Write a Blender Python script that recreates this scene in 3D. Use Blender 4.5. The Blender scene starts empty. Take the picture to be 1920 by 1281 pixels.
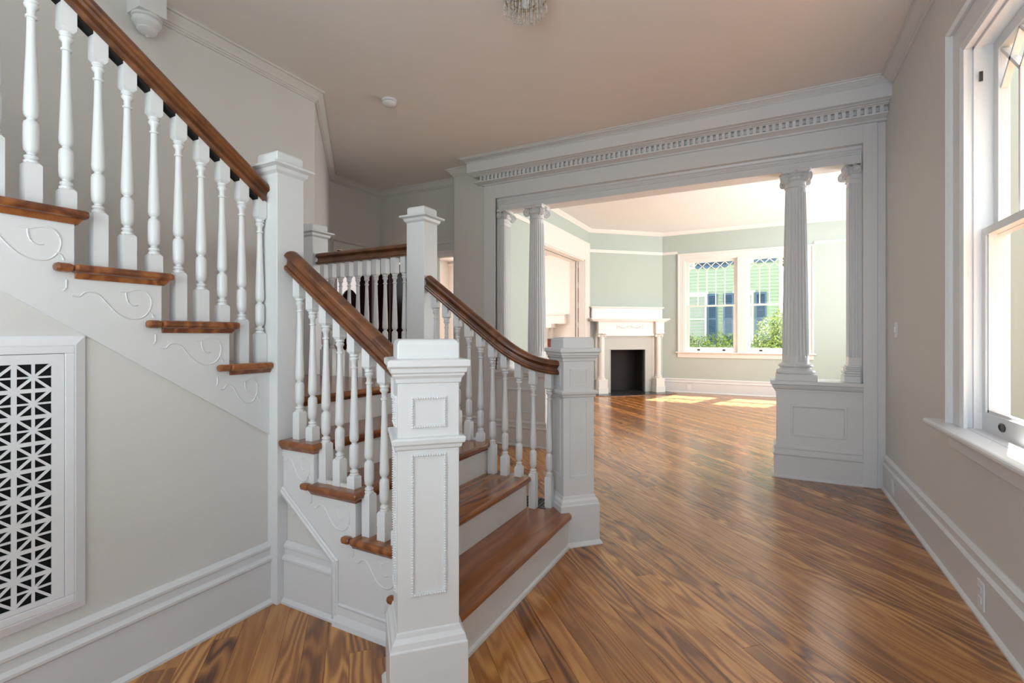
import bpy, math, random
from mathutils import Vector, Matrix
random.seed(7)
scene = bpy.context.scene
C = scene.collection
PI = math.pi

# ------------------------------------------------------------------ camera, world, lights, exposure
cam_d = bpy.data.cameras.new('camera')
cam = bpy.data.objects.new('camera', cam_d); C.objects.link(cam)
cam.location = (0, 0, 1.25)
THETA = math.atan(478 / 911.0)
cam.rotation_euler = (PI / 2, 0, THETA)
cam_d.sensor_width = 36; cam_d.lens = 36 * 911 / 1920.0
cam_d.shift_y = -12.5 / 1920.0
cam_d.clip_start = 0.02
scene.camera = cam

w = bpy.data.worlds.new('sky'); scene.world = w; w.use_nodes = True
nt = w.node_tree
bg = nt.nodes['Background']
sky = nt.nodes.new('ShaderNodeTexSky'); sky.sky_type = 'NISHITA'
sky.sun_disc = False; sky.sun_elevation = math.radians(58); sky.sun_rotation = math.radians(20)
hs = nt.nodes.new('ShaderNodeHueSaturation'); hs.inputs['Saturation'].default_value = 0.45
nt.links.new(sky.outputs[0], hs.inputs['Color']); nt.links.new(hs.outputs[0], bg.inputs[0]); bg.inputs[1].default_value = 0.7

def lamp(name, kind, loc, rot, energy, color, size=1, size_y=None):
    d = bpy.data.lights.new(name, kind); d.energy = energy; d.color = color
    if kind == 'AREA':
        d.shape = 'RECTANGLE'; d.size = size; d.size_y = size_y or size
    o = bpy.data.objects.new(name, d); C.objects.link(o)
    o.location = loc; o.rotation_euler = rot
    return o
sun = lamp('sun', 'SUN', (3, 20, 14), (0, 0, 0), 50.0, (1.0, 0.95, 0.88))
sun.data.angle = math.radians(0.6)
sun.rotation_euler = Vector((-0.22, -0.66, -1.0)).to_track_quat('-Z', 'Y').to_euler()
# area fill lamps added out of view to brighten the rooms
lamp('fill_entrance', 'AREA', (-0.55, -1.32, 1.5), (PI / 2 + 1.15, 0, 0), 112, (0.80, 0.90, 1.0), 2.4, 2.3)  # added fill, tilted up to lift the hall ceiling
lamp('fill_parlor', 'AREA', (2.98, 7.7, 1.85), (0, PI / 2 + .5, 0), 350, (0.97, 0.98, 1.0), 2.2, 3.6)  # added fill, tilted up towards the parlor ceiling
lamp('fill_dining', 'AREA', (-7.9, 8.4, 1.8), (0, -PI / 2, 0), 260, (1.0, 0.92, 0.84), 2.0, 3.0)  # added fill that keeps the dining room bright and warm
lamp('fill_stairwell', 'AREA', (-2.6, -1.1, 4.6), (PI / 2 - 0.6, 0, 0), 22, (0.95, 0.96, 1.0), 1.0, 1.2)  # added fill, no window in the stairwell

vs = scene.view_settings
vs.view_transform = 'Standard'; vs.look = 'None'; vs.gamma = 1; vs.use_curve_mapping = False
vs.exposure = -0.33

# ------------------------------------------------------------------ materials
def new_mat(name):
    m = bpy.data.materials.new(name); m.use_nodes = True
    return m, m.node_tree, m.node_tree.nodes['Principled BSDF']
def rgb(r, g, b): return (r, g, b, 1)

def paint(name, col, rough=0.45, bump=0.02, scale=60, var=0.03):
    m, t, p = new_mat(name)
    tc = t.nodes.new('ShaderNodeTexCoord')
    n = t.nodes.new('ShaderNodeTexNoise'); n.inputs['Scale'].default_value = 3.0; n.inputs['Detail'].default_value = 3
    t.links.new(tc.outputs['Object'], n.inputs['Vector'])
    mx = t.nodes.new('ShaderNodeMix'); mx.data_type = 'RGBA'
    mx.inputs['A'].default_value = rgb(*col); mx.inputs['B'].default_value = rgb(*[c * (1 - var) for c in col])
    t.links.new(n.outputs['Fac'], mx.inputs['Factor']); t.links.new(mx.outputs['Result'], p.inputs['Base Color'])
    p.inputs['Roughness'].default_value = rough
    if bump:
        n2 = t.nodes.new('ShaderNodeTexNoise'); n2.inputs['Scale'].default_value = scale; n2.inputs['Detail'].default_value = 2
        t.links.new(tc.outputs['Object'], n2.inputs['Vector'])
        b = t.nodes.new('ShaderNodeBump'); b.inputs['Strength'].default_value = bump; b.inputs['Distance'].default_value = 0.01
        t.links.new(n2.outputs['Fac'], b.inputs['Height']); t.links.new(b.outputs['Normal'], p.inputs['Normal'])
    return m

def wood(name, light, mid, dark, axis_scale=(1.1, 13, 13), freq=15.0, rough=0.3, coat=0.0, straight=0.0, grain_axis=1, tone=0.5, fibre=(4, 190, 190)):
    """figured wood: sine bands over a bent noise field, with tone, contrast and straightness drawn per object"""
    m, t, p = new_mat(name)
    N = t.nodes.new; L = t.links.new
    def math_(op, a, b=None, c=None):
        n = N('ShaderNodeMath'); n.operation = op
        for k, v in enumerate((a, b, c)):
            if v is None: continue
            if isinstance(v, (int, float)): n.inputs[k].default_value = v
            else: L(v, n.inputs[k])
        return n.outputs[0]
    tc = N('ShaderNodeTexCoord'); oi = N('ShaderNodeObjectInfo')
    wn = N('ShaderNodeTexWhiteNoise'); wn.noise_dimensions = '1D'; L(math_('MULTIPLY', oi.outputs['Random'], 917.0), wn.inputs['W'])
    rs = N('ShaderNodeSeparateColor'); L(wn.outputs['Color'], rs.inputs[0])
    r1, r2, r3 = rs.outputs[0], rs.outputs[1], rs.outputs[2]
    cmb = N('ShaderNodeCombineXYZ')
    for k in range(3): L(math_('MULTIPLY', oi.outputs['Random'], 37.0 + 11 * k), cmb.inputs[k])
    off = N('ShaderNodeVectorMath'); off.operation = 'ADD'
    L(tc.outputs['Object'], off.inputs[0]); L(cmb.outputs[0], off.inputs[1])
    sc = N('ShaderNodeVectorMath'); sc.operation = 'MULTIPLY'; sc.inputs[1].default_value = axis_scale
    L(off.outputs[0], sc.inputs[0])
    n1 = N('ShaderNodeTexNoise'); n1.inputs['Scale'].default_value = 1.0; n1.inputs['Detail'].default_value = 2.0; n1.inputs['Roughness'].default_value = 0.42
    L(sc.outputs[0], n1.inputs['Vector'])
    sx = N('ShaderNodeSeparateXYZ'); L(tc.outputs['Object'], sx.inputs[0])
    lin = math_('MULTIPLY', math_('MULTIPLY', sx.outputs[grain_axis], straight), r3)
    field = math_('MULTIPLY_ADD', n1.outputs['Fac'], freq, lin)
    band = math_('SINE', math_('MULTIPLY', field, 2 * PI))
    con = math_('MULTIPLY_ADD', r2, 0.20, 0.06)
    band = math_('MULTIPLY', band, con)
    sc2 = N('ShaderNodeVectorMath'); sc2.operation = 'MULTIPLY'; sc2.inputs[1].default_value = fibre
    L(off.outputs[0], sc2.inputs[0])
    n2 = N('ShaderNodeTexNoise'); n2.inputs['Scale'].default_value = 1.0; n2.inputs['Detail'].default_value = 2
    L(sc2.outputs[0], n2.inputs['Vector'])
    v = math_('MULTIPLY_ADD', n2.outputs['Fac'], 0.30, band)
    v = math_('ADD', v, math_('MULTIPLY_ADD', math_('POWER', r1, 1.5), tone, 0.22))
    cr = N('ShaderNodeValToRGB'); e = cr.color_ramp.elements
    e[0].position = 0.12; e[0].color = rgb(*light)
    e[1].position = 0.98; e[1].color = rgb(*dark)
    k = e.new(0.50); k.color = rgb(*mid)
    L(v, cr.inputs[0]); L(cr.outputs[0], p.inputs['Base Color'])
    p.inputs['Roughness'].default_value = rough
    p.inputs['Coat Weight'].default_value = coat; p.inputs['Coat Roughness'].default_value = 0.12
    b = N('ShaderNodeBump'); b.inputs['Strength'].default_value = 0.05; b.inputs['Distance'].default_value = 0.003
    L(n2.outputs['Fac'], b.inputs['Height']); L(b.outputs['Normal'], p.inputs['Normal'])
    return m

M = {}
M['trim'] = paint('white_trim_paint', (0.72, 0.73, 0.74), 0.32, 0.012, 45)
M['trim_warm'] = paint('warm_white_trim_paint', (0.82, 0.79, 0.76), 0.35, 0.012, 45)
M['wall'] = paint('greige_wall_paint', (0.68, 0.67, 0.645), 0.6, 0.02, 160)
M['ceil'] = paint('ceiling_paint', (0.80, 0.757, 0.725), 0.75, 0.02, 120)
M['ceil_white'] = paint('parlor_ceiling_paint', (0.86, 0.86, 0.865), 0.75, 0.02, 120)
M['sage'] = paint('sage_wall_paint', (0.47, 0.545, 0.51), 0.6, 0.02, 160)
M['cream'] = paint('cream_wall_paint', (0.82, 0.80, 0.78), 0.6, 0.02, 160)
M['grille'] = paint('white_metal_paint', (0.80, 0.82, 0.86), 0.35, 0.0)
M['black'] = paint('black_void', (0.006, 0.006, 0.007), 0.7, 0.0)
M['iron'] = paint('dark_bronze', (0.03, 0.028, 0.026), 0.35, 0.05, 80)
M['plastic'] = paint('white_plastic', (0.82, 0.82, 0.85), 0.35, 0.0)
M['surround'] = paint('grey_tile', (0.47, 0.48, 0.45), 0.4, 0.02, 30)
M['slate'] = paint('black_slate', (0.035, 0.04, 0.045), 0.25, 0.05, 20)
M['dark_brick'] = paint('dark_firebrick', (0.035, 0.026, 0.024), 0.8, 0.4, 18, 0.6)  # near-black mottled colour of the firebox inside
M['brick'] = paint('red_brick', (0.24, 0.06, 0.04), 0.8, 0.2, 30, 0.5)
M['brass'] = paint('aged_brass', (0.45, 0.34, 0.16), 0.35, 0.02); M['brass'].node_tree.nodes['Principled BSDF'].inputs['Metallic'].default_value = 1
M['floor'] = wood('heart_pine_floor', (0.66, 0.32, 0.092), (0.39, 0.152, 0.036), (0.10, 0.030, 0.010), (1.3, 8, 8), 8.0, 0.26, 0.35, 34.0, 1, 0.38)
M['tread'] = wood('stained_pine_tread', (0.40, 0.15, 0.042), (0.235, 0.072, 0.021), (0.07, 0.019, 0.008), (9, 1.3, 9), 4.0, 0.24, 0.3, 14.0, 0, 0.25, (190, 4, 190))
M['tread_u'] = wood('stained_pine_upper_tread', (0.40, 0.15, 0.042), (0.235, 0.072, 0.021), (0.07, 0.019, 0.008), (1.3, 9, 9), 4.0, 0.24, 0.3, 14.0, 1, 0.25)
M['rail'] = wood('stained_handrail', (0.22, 0.078, 0.024), (0.095, 0.031, 0.011), (0.022, 0.008, 0.004), (5, 5, 5), 3.4, 0.3, 0.3, 0.0, 1, 0.1, (60, 60, 60))
M['mahogany'] = wood('dark_mahogany', (0.055, 0.012, 0.010), (0.035, 0.007, 0.007), (0.012, 0.003, 0.003), (8, 8, 1.0), 2.5, 0.35)
M['siding'] = paint('green_siding_paint', (0.42, 0.52, 0.40), 0.7, 0.05, 20, 0.15)
M['shutter'] = paint('blue_shutter_paint', (0.075, 0.15, 0.27), 0.5, 0.05, 20, 0.2)
M['ext_white'] = paint('exterior_white_paint', (0.78, 0.78, 0.76), 0.6, 0.02)
M['ext_yellow'] = paint('exterior_cream_paint', (0.90, 0.80, 0.62), 0.7, 0.02)
M['curtain'] = paint('grey_curtain', (0.52, 0.52, 0.52), 0.8, 0.1, 30)
M['roof'] = paint('brown_roof', (0.13, 0.085, 0.07), 0.8, 0.2, 10)
M['lawn'] = paint('lawn_grass', (0.12, 0.20, 0.06), 0.9, 0.3, 30, 0.4)
M['bark'] = paint('shrub_bark', (0.12, 0.08, 0.05), 0.9, 0.2, 30)

def leaf_mat(name, a, b):
    m, t, p = new_mat(name)
    tc = t.nodes.new('ShaderNodeTexCoord'); n = t.nodes.new('ShaderNodeTexNoise'); n.inputs['Scale'].default_value = 9
    t.links.new(tc.outputs['Object'], n.inputs['Vector'])
    cr = t.nodes.new('ShaderNodeValToRGB'); cr.color_ramp.elements[0].position = .35; cr.color_ramp.elements[1].position = .65
    cr.color_ramp.elements[0].color = rgb(*a); cr.color_ramp.elements[1].color = rgb(*b)
    t.links.new(n.outputs['Fac'], cr.inputs[0]); t.links.new(cr.outputs[0], p.inputs['Base Color'])
    p.inputs['Roughness'].default_value = 0.5
    p.inputs['Subsurface Weight'].default_value = 0.0
    return m
M['leaf'] = leaf_mat('hedge_leaves', (0.055, 0.11, 0.02), (0.30, 0.40, 0.05))
M['leaf2'] = leaf_mat('shrub_leaves', (0.06, 0.13, 0.04), (0.42, 0.50, 0.12))

def glass_mat(name, tint, fac_gloss=0.015):
    m = bpy.data.materials.new(name); m.use_nodes = True; t = m.node_tree
    t.nodes.clear()
    o = t.nodes.new('ShaderNodeOutputMaterial'); tr = t.nodes.new('ShaderNodeBsdfTransparent'); tr.inputs[0].default_value = rgb(*tint)
    g = t.nodes.new('ShaderNodeBsdfGlossy'); g.inputs['Roughness'].default_value = 0.02
    mx = t.nodes.new('ShaderNodeMixShader')
    mx.inputs[0].default_value = fac_gloss; t.links.new(tr.outputs[0], mx.inputs[1]); t.links.new(g.outputs[0], mx.inputs[2])
    t.links.new(mx.outputs[0], o.inputs[0])
    return m
M['glass'] = glass_mat('window_glass', (0.97, 0.98, 0.98))
m, t, p = new_mat('cut_crystal'); M['crystal'] = m
p.inputs['Base Color'].default_value = rgb(0.95, 0.95, 0.93); p.inputs['Roughness'].default_value = 0.03
p.inputs['Transmission Weight'].default_value = 0.75; p.inputs['IOR'].default_value = 1.5

# ------------------------------------------------------------------ mesh builder
class MB:
    def __init__(s, xf=None): s.v = []; s.f = []; s.xf = xf
    def add(s, vs, fs):
        b = len(s.v)
        if s.xf: vs = [s.xf(*p) for p in vs]
        s.v += [tuple(p) for p in vs]; s.f += [tuple(i + b for i in f) for f in fs]
        return s
    def box(s, x0, x1, y0, y1, z0, z1):
        x0, x1 = min(x0, x1), max(x0, x1); y0, y1 = min(y0, y1), max(y0, y1); z0, z1 = min(z0, z1), max(z0, z1)
        return s.add([(x0, y0, z0), (x1, y0, z0), (x1, y1, z0), (x0, y1, z0), (x0, y0, z1), (x1, y0, z1), (x1, y1, z1), (x0, y1, z1)],
              [(3, 2, 1, 0), (4, 5, 6, 7), (0, 1, 5, 4), (1, 2, 6, 5), (2, 3, 7, 6), (3, 0, 4, 7)])
    def loft(s, rings, cap=True, closed=True):
        n = len(rings[0]); vs = [p for r in rings for p in r]; fs = []
        for i in range(len(rings) - 1):
            for j in range(n if closed else n - 1):
                k = (j + 1) % n
                fs.append((i * n + j, i * n + k, (i + 1) * n + k, (i + 1) * n + j))
        if cap:
            fs.append(tuple(reversed(range(n)))); fs.append(tuple(range((len(rings) - 1) * n, len(rings) * n)))
        return s.add(vs, fs)
    def prism(s, poly, axis, a, b):
        def P(u, v, t):
            return {'x': (t, u, v), 'y': (u, t, v), 'z': (u, v, t)}[axis]
        return s.loft([[P(u, v, a) for u, v in poly], [P(u, v, b) for u, v in poly]])
    def lathe(s, cx, cy, prof, n=16, rot=0.0, axis='z'):
        rings = []
        for r, z in prof:
            ring = []
            for i in range(n):
                a = rot + 2 * PI * i / n
                u, v = r * math.cos(a), r * math.sin(a)
                ring.append((cx + u, cy + v, z))
            rings.append(ring)
        return s.loft(rings)
    def square(s, cx, cy, prof, rot=0.0):
        return s.lathe(cx, cy, [(h * math.sqrt(2), z) for h, z in prof], 4, rot + PI / 4)
    def mold(s, path, prof, closed=False, side=1, z=0.0):
        """profile (outward, height) carried along a level path with mitred corners"""
        n = len(path); rings = []
        P = [Vector((a, b)) for a, b in path]
        for i in range(n):
            d1 = (P[i] - P[i - 1]) if (closed or i > 0) else (P[1] - P[0])
            d2 = (P[(i + 1) % n] - P[i]) if (closed or i < n - 1) else (P[-1] - P[-2])
            d1.normalize(); d2.normalize()
            n1 = Vector((d1.y, -d1.x)) * side; n2 = Vector((d2.y, -d2.x)) * side
            m = n1 + n2; m = m / max(1e-6, m.dot(n1))
            rings.append([(P[i].x + m.x * o, P[i].y + m.y * o, z + h) for o, h in prof])
        if closed: rings.append(rings[0]); return s.loft(rings, cap=False)
        return s.loft(rings)
    def sweep(s, path, prof):
        P = [Vector(p) for p in path]; rings = []
        for i in range(len(P)):
            T = (P[min(i + 1, len(P) - 1)] - P[max(i - 1, 0)]).normalized()
            S = Vector((T.y, -T.x, 0)).normalized(); U = S.cross(T)
            rings.append([tuple(P[i] + S * a + U * b) for a, b in prof])
        return s.loft(rings)
    def tube(s, path, r, n=6, flat=None):
        P = [Vector(p) for p in path]; rings = []
        for i in range(len(P)):
            T = (P[min(i + 1, len(P) - 1)] - P[max(i - 1, 0)]).normalized()
            ref = Vector(flat) if flat else (Vector((0, 0, 1)) if abs(T.z) < 0.9 else Vector((1, 0, 0)))
            S = T.cross(ref).normalized(); U = S.cross(T)
            rr = r[i] if isinstance(r, (list, tuple)) else r
            rings.append([tuple(P[i] + S * math.cos(2 * PI * k / n) * rr + U * math.sin(2 * PI * k / n) * rr) for k in range(n)])
        return s.loft(rings)
    def octa(s, c, r, rz=None):
        x, y, z = c; q = rz or r
        return s.add([(x + r, y, z), (x, y + r, z), (x - r, y, z), (x, y - r, z), (x, y, z + q), (x, y, z - q)],
                     [(0, 1, 4), (1, 2, 4), (2, 3, 4), (3, 0, 4), (1, 0, 5), (2, 1, 5), (3, 2, 5), (0, 3, 5)])
    def build(s, name, mat, parent=None, smooth=None, bevel=0, kind=None, label=None):
        me = bpy.data.meshes.new(name)
        lo = Vector([min(p[i] for p in s.v) for i in range(3)]); hi = Vector([max(p[i] for p in s.v) for i in range(3)])
        c = (lo + hi) / 2; c.z = lo.z
        me.from_pydata([tuple(Vector(p) - c) for p in s.v], [], s.f)
        me.validate(); 
        import bmesh
        bm = bmesh.new(); bm.from_mesh(me); bmesh.ops.recalc_face_normals(bm, faces=bm.faces); bm.to_mesh(me); bm.free()
        me.materials.append(M[mat] if isinstance(mat, str) else mat)
        o = bpy.data.objects.new(name, me); C.objects.link(o); o.location = c
        if parent is not None: attach(o, parent)
        if smooth:
            for p in me.polygons: p.use_smooth = True
            me.set_sharp_from_angle(angle=math.radians(smooth))
        if bevel:
            b = o.modifiers.new('bevel', 'BEVEL'); b.width = bevel; b.segments = 2; b.limit_method = 'ANGLE'
        if kind: o['kind'] = kind
        if label: o['label'] = label
        return o

WORLD = {}
def wloc(o):
    l = Vector(o.location)
    return l if o.parent is None else l
def attach(o, parent):
    """o.location holds world coordinates; every ancestor is unrotated, so subtract its world origin"""
    o.parent = parent
    base = Vector((0, 0, 0)); q = parent
    while q is not None:
        base += Vector(q.location); q = q.parent
    o.location = Vector(o.location) - base
def tag(o, label, cat, group=None, kind=None):
    o['label'] = label; o['category'] = cat
    if group: o['group'] = group
    if kind: o['kind'] = kind
    return o
def thing(name, label, cat, loc=(0, 0, 0), group=None, kind=None):
    o = bpy.data.objects.new(name, None); C.objects.link(o); o.location = loc
    o.empty_display_size = 0.1
    return tag(o, label, cat, group, kind)
def struct(mb, name, mat, label, cat, **k):
    return tag(mb.build(name, mat, **k), label, cat, kind='structure')

# ------------------------------------------------------------------ key dimensions (metres, camera foot at the origin)
H = 3.25            # hall ceiling
HP = 3.50           # parlor ceiling
XR = 0.852          # right wall
XL = -3.30          # wall beside the upper flight
XV = -2.066         # wall under the upper flight
YC = 4.87           # face of the colonnade casing
YW = 4.90           # wall plane of the colonnade
YB = 5.14           # parlor side of that wall
XP = -3.35          # parlor left wall
YP = 11.08          # parlor window wall
PA = Vector((-3.35, 9.91)); PB = Vector((-2.05, YP))      # corner fireplace wall
FRONT = -1.35

# ------------------------------------------------------------------ floor: diagonal heart pine boards
fl = MB().box(-8.0, 3.1, FRONT - .1, 11.5, -0.2, -0.006)
floor = struct(fl, 'floor', 'floor', 'heart pine floor of narrow boards laid diagonally through the rooms', 'floor')
BW = 0.088
def clip(poly, nx, ny, c):
    out = []
    for i in range(len(poly)):
        a, b = poly[i], poly[(i + 1) % len(poly)]
        da = a[0] * nx + a[1] * ny - c; db = b[0] * nx + b[1] * ny - c
        if da <= 0: out.append(a)
        if (da < 0 < db) or (db < 0 < da):
            k = da / (da - db); out.append((a[0] + (b[0] - a[0]) * k, a[1] + (b[1] - a[1]) * k))
    return out
def plank(s0, s1, t0, t1, mesh_cache={}):
    """board between across-coordinates s0..s1 and along-coordinates t0..t1 (45 degree frame)"""
    r = math.sqrt(.5)
    L = t1 - t0; Wd = s1 - s0 - 0.0010
    mb = MB(); h = .005; e = .0006
    mb.loft([[(-L / 2 + e, -Wd / 2, -h), (L / 2 - e, -Wd / 2, -h), (L / 2 - e, Wd / 2, -h), (-L / 2 + e, Wd / 2, -h)],
             [(-L / 2 + e, -Wd / 2, -.0005), (L / 2 - e, -Wd / 2, -.0005), (L / 2 - e, Wd / 2, -.0005), (-L / 2 + e, Wd / 2, -.0005)],
             [(-L / 2 + e, -Wd / 2 + .0006, 0), (L / 2 - e, -Wd / 2 + .0006, 0), (L / 2 - e, Wd / 2 - .0006, 0), (-L / 2 + e, Wd / 2 - .0006, 0)]])
    me = bpy.data.meshes.new('floor_board'); me.from_pydata(mb.v, [], mb.f); me.materials.append(M['floor'])
    o = bpy.data.objects.new('floor_board', me); C.objects.link(o)
    sm, tm = (s0 + s1) / 2, (t0 + t1) / 2
    o.location = (r * sm - r * tm, r * sm + r * tm, 0)
    o.rotation_euler = (0, 0, math.radians(135))
    attach(o, floor)
rng = random.Random(3)
r2 = math.sqrt(2)
X0, X1, Y0, Y1 = -3.30, 1.42, 0.15, 11.06
s = -1.45
while s < (X1 + Y1) / r2 - .1:
    s1 = s + BW; sm = (s + s1) / 2
    # along-range of the strip inside the rectangle: x=(s-t)/r2, y=(s+t)/r2
    tmin = max(sm - X1 * r2, Y0 * r2 - sm); tmax = min(sm - X0 * r2, Y1 * r2 - sm)
    if sm > 3.0:   # parlor boards: only where the opening lets one see them
        tmin = max(tmin, sm - 1.42 * r2)
    if tmax - tmin > 0.15:
        cuts = [tmin]
        if tmax - tmin > 3.0:
            cuts.append(tmin + (tmax - tmin) * rng.uniform(.3, .7))
        cuts.append(tmax)
        for a, b in zip(cuts[:-1], cuts[1:]): plank(s, s1, a, b)
    s = s1

# ------------------------------------------------------------------ profiles
BASE = [(0, 0), (.034, 0), (.034, .010), (.024, .022), (.020, .024), (.020, .195), (.030, .203), (.030, .213), (.015, .224), (.015, .252), (.022, .258), (.022, .268), (.005, .285), (0, .285)]
CROWN = [(0, -.062), (.008, -.062), (.008, -.055), (.015, -.052), (.015, -.046), (.022, -.043), (.028, -.028), (.044, -.017), (.048, -.010), (.060, -.010), (.060, 0), (0, 0)]
CROWN = [(a * 1.3, b * 1.4) for a, b in CROWN]
CROWNE = [(0, -.052), (.006, -.052), (.006, -.046), (.013, -.044), (.013, -.038), (.022, -.034), (.034, -.020), (.052, -.015), (.056, -.008), (.074, -.008), (.074, 0), (0, 0)]
CROWNP = [(0, -.075), (.012, -.075), (.03, -.045), (.055, -.02), (.065, 0), (0, 0)]
RAILP = [(0, -.03), (.016, -.03), (.022, -.01), (.016, .012), (.022, .03), (0, .03)]

# ------------------------------------------------------------------ hall shell
mb = MB().box(-2.0, 1.05, FRONT, YW + .05, H, H + .25)
mb.box(-5.05, -2.0, 1.46, 5.35, H, H + .25)
struct(mb, 'ceiling', 'ceil', 'plain painted hall ceiling in pinkish off white', 'ceiling')
# right wall with the window opening
WZ0, WZ1, WY0, WY1 = .80, 2.66, 2.04, 3.14
T = XR + .16
mb = MB()
for y0, y1 in ((FRONT, WY0), (WY1, YB)): mb.box(XR, T, y0, y1, 0, H)
for y0, y1 in ((WY0, WY1),):
    mb.box(XR, T, y0, y1, 0, WZ0 - .031); mb.box(XR, T, y0, y1, WZ1, H)
struct(mb, 'wall_right', 'wall', 'greige painted hall wall with the tall sash window', 'wall')
mb = MB().mold([(XR, FRONT), (XR, YC)], BASE, side=-1)
struct(mb, 'baseboard_right', 'trim', 'tall moulded baseboard under the hall window', 'baseboard', smooth=35)
mb = MB().mold([(XR, FRONT), (XR, 4.62)], CROWN, side=-1, z=H)
struct(mb, 'trim_1', 'wall', 'crown moulding above the hall window', 'crown moulding', smooth=35)
# wall beside the upper flight, going on up the stairwell
mb = MB().box(XL - .15, XL, FRONT, 2.79, 0, 5.4)
struct(mb, 'wall_left', 'wall', 'greige wall rising beside the upper stair flight', 'wall')
DA = (XL, 2.79); DB = (-4.82, 4.31)
mb = MB().prism([DA, DB, (DB[0] - .12, DB[1] - .12), (DA[0] - .15, DA[1] - .12)], 'z', 0, H)
struct(mb, 'wall_diagonal', 'wall', 'slanting greige wall behind the stair landing', 'wall')
# far end of the hall: side wall with outside door, rear wall with mahogany door and passage
mb = MB().box(-4.97, -4.82, 4.2, 4.40, 0, H).box(-4.97, -4.82, 4.40, 5.08, 2.36, H).box(-4.97, -4.82, 5.08, 5.4, 0, H)
struct(mb, 'wall_hall_side', 'wall', 'greige wall of the rear hall with the glazed outside door', 'wall')
mb = MB().box(-4.82, -4.66, 5.2, 5.35, 0, H).box(-4.66, -3.92, 5.2, 5.35, 2.28, H).box(-3.98, -3.92, 5.2, 5.35, 0, 2.28)
mb.box(-3.92, -3.46, 5.2, 5.35, 2.28, H).box(-3.46, -3.35, 5.2, 5.35, 0, H)
struct(mb, 'wall_back', 'wall', 'greige rear wall of the hall with doorways', 'wall')
mb = MB().mold([(XL, 1.60), DA, DB, (DB[0], 5.2), (-3.42, 5.2)], CROWN, side=1, z=H)
struct(mb, 'trim_2', 'wall', 'crown moulding over the stair landing and rear hall', 'crown moulding', smooth=35)
mb = MB().mold([DB, (DB[0], 5.2), (-3.42, 5.2)], RAILP, side=1, z=2.47)
struct(mb, 'trim_3', 'wall', 'picture rail in the rear hall above the doorways', 'picture rail')
# stairwell above
mb = MB().box(XL, -1.85, FRONT - .1, FRONT, H, 5.4).box(-2.0, -1.85, FRONT, 1.57, H + .25, 5.4).box(XL, -2.0, 1.46, 1.57, H + .25, 5.4).box(XL - .15, -1.85, FRONT - .1, 1.57, 5.4, 5.5)
struct(mb, 'wall_stairwell', 'wall', 'greige stairwell walls above the hall ceiling', 'wall')
# entrance wall behind the camera, open where the glazed entrance stands
mb = MB().box(XL, -1.8, FRONT - .15, FRONT, 0, H).box(.7, T, FRONT - .15, FRONT, 0, H).box(-1.8, .7, FRONT - .15, FRONT, 2.7, H).box(-1.8, .7, FRONT - .15, FRONT, 0, .3)
struct(mb, 'wall_front', 'wall', 'greige entrance wall with glazed entrance', 'wall')

# ------------------------------------------------------------------ colonnade wall
JL, JR, ZB = -2.78, 0.70, 2.70     # jambs and soffit
def rounded(x0, x1, y0, y1, r=.05, n=6):
    pts = [(x1, y0), (x1, y1), (x0, y1)]
    pts += [(x0 + r - r * math.cos(PI / 2 * k / n), y0 + r - r * math.sin(PI / 2 * k / n)) for k in range(n + 1)]
    return pts
mb = MB().prism(rounded(-3.40, -2.93, YW, 5.34), 'z', 0, H)
mb.box(-3.4, -2.93, YB, 5.34, H, HP).box(-2.93, JL, YW, YB, 0, HP)
struct(mb, 'wall_corner', 'wall', 'rounded plaster wall corner beside the columned opening', 'wall', smooth=40)
struct(MB().box(JR, XR + .1, YW, YB, 0, HP), 'wall_colonnade_end', 'wall', 'narrow wall end between the columned opening and the window wall', 'wall')
mb = MB().box(JL, JR, 4.981, YB - .002, ZB + .0205, HP)
struct(mb, 'wall_colonnade', 'wall', 'wall above the columned opening', 'wall', smooth=40)
mb = MB().mold([(-3.37, 5.2), (-3.37, YW), (-2.93, YW)], CROWN, side=1, z=H)
struct(mb, 'trim_4', 'wall', 'short crown moulding at the rounded plaster corner', 'crown moulding', smooth=35)
mb = MB().mold([(-3.40, 5.2), (-3.40, YW), (-2.93, YW)], BASE, side=1)
struct(mb, 'baseboard_colonnade', 'trim', 'baseboard at the rounded plaster corner behind the stair', 'baseboard', smooth=35)

ent = thing('trim_8', 'white entablature with dentil band above the columned opening', 'entablature', (-1.05, YC, 2.7), kind='structure')
BX0 = -3.03
def ret(x, y): return [(x, YW), (x, y), (XR - .001, y)]
MB().mold(ret(BX0, 4.665), CROWNE, side=1, z=H).build('crown', 'trim', ent, smooth=35)
MB().box(BX0, XR, 4.665, YW, 3.092, H - .004).build('fascia', 'trim', ent)
MB().mold(ret(-2.945, 4.81), [(0, 3.071), (.044, 3.071), (.048, 3.076), (.066, 3.078), (.070, 3.083), (.098, 3.086), (.098, 3.0925), (0, 3.0925)], side=1).build('bed_molding', 'trim', ent, smooth=35)
MB().box(-2.925, XR, 4.81, YW, 3.0125, 3.072).build('dentil_band', 'trim', ent)
MB().mold(ret(-2.935, 4.855), [(0, 2.984), (.006, 2.984), (.008, 2.992), (.020, 2.996), (.050, 3.004), (.082, 3.008), (.084, 3.0165), (0, 3.0165)], side=1).build('dentil_molding', 'trim', ent, smooth=35)
MB().box(-2.925, XR, 4.858, YW, 2.9805, 3.012).build('dentil_backing', 'trim', ent)
dm = MB().box(-.0130, .0130, -.036, 0, 0, .055).box(.0130, .0370, -.012, 0, .020, .033)
dobj = None
npitch = 75; px = (XR - .045 + 2.91) / (npitch - 1)
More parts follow.
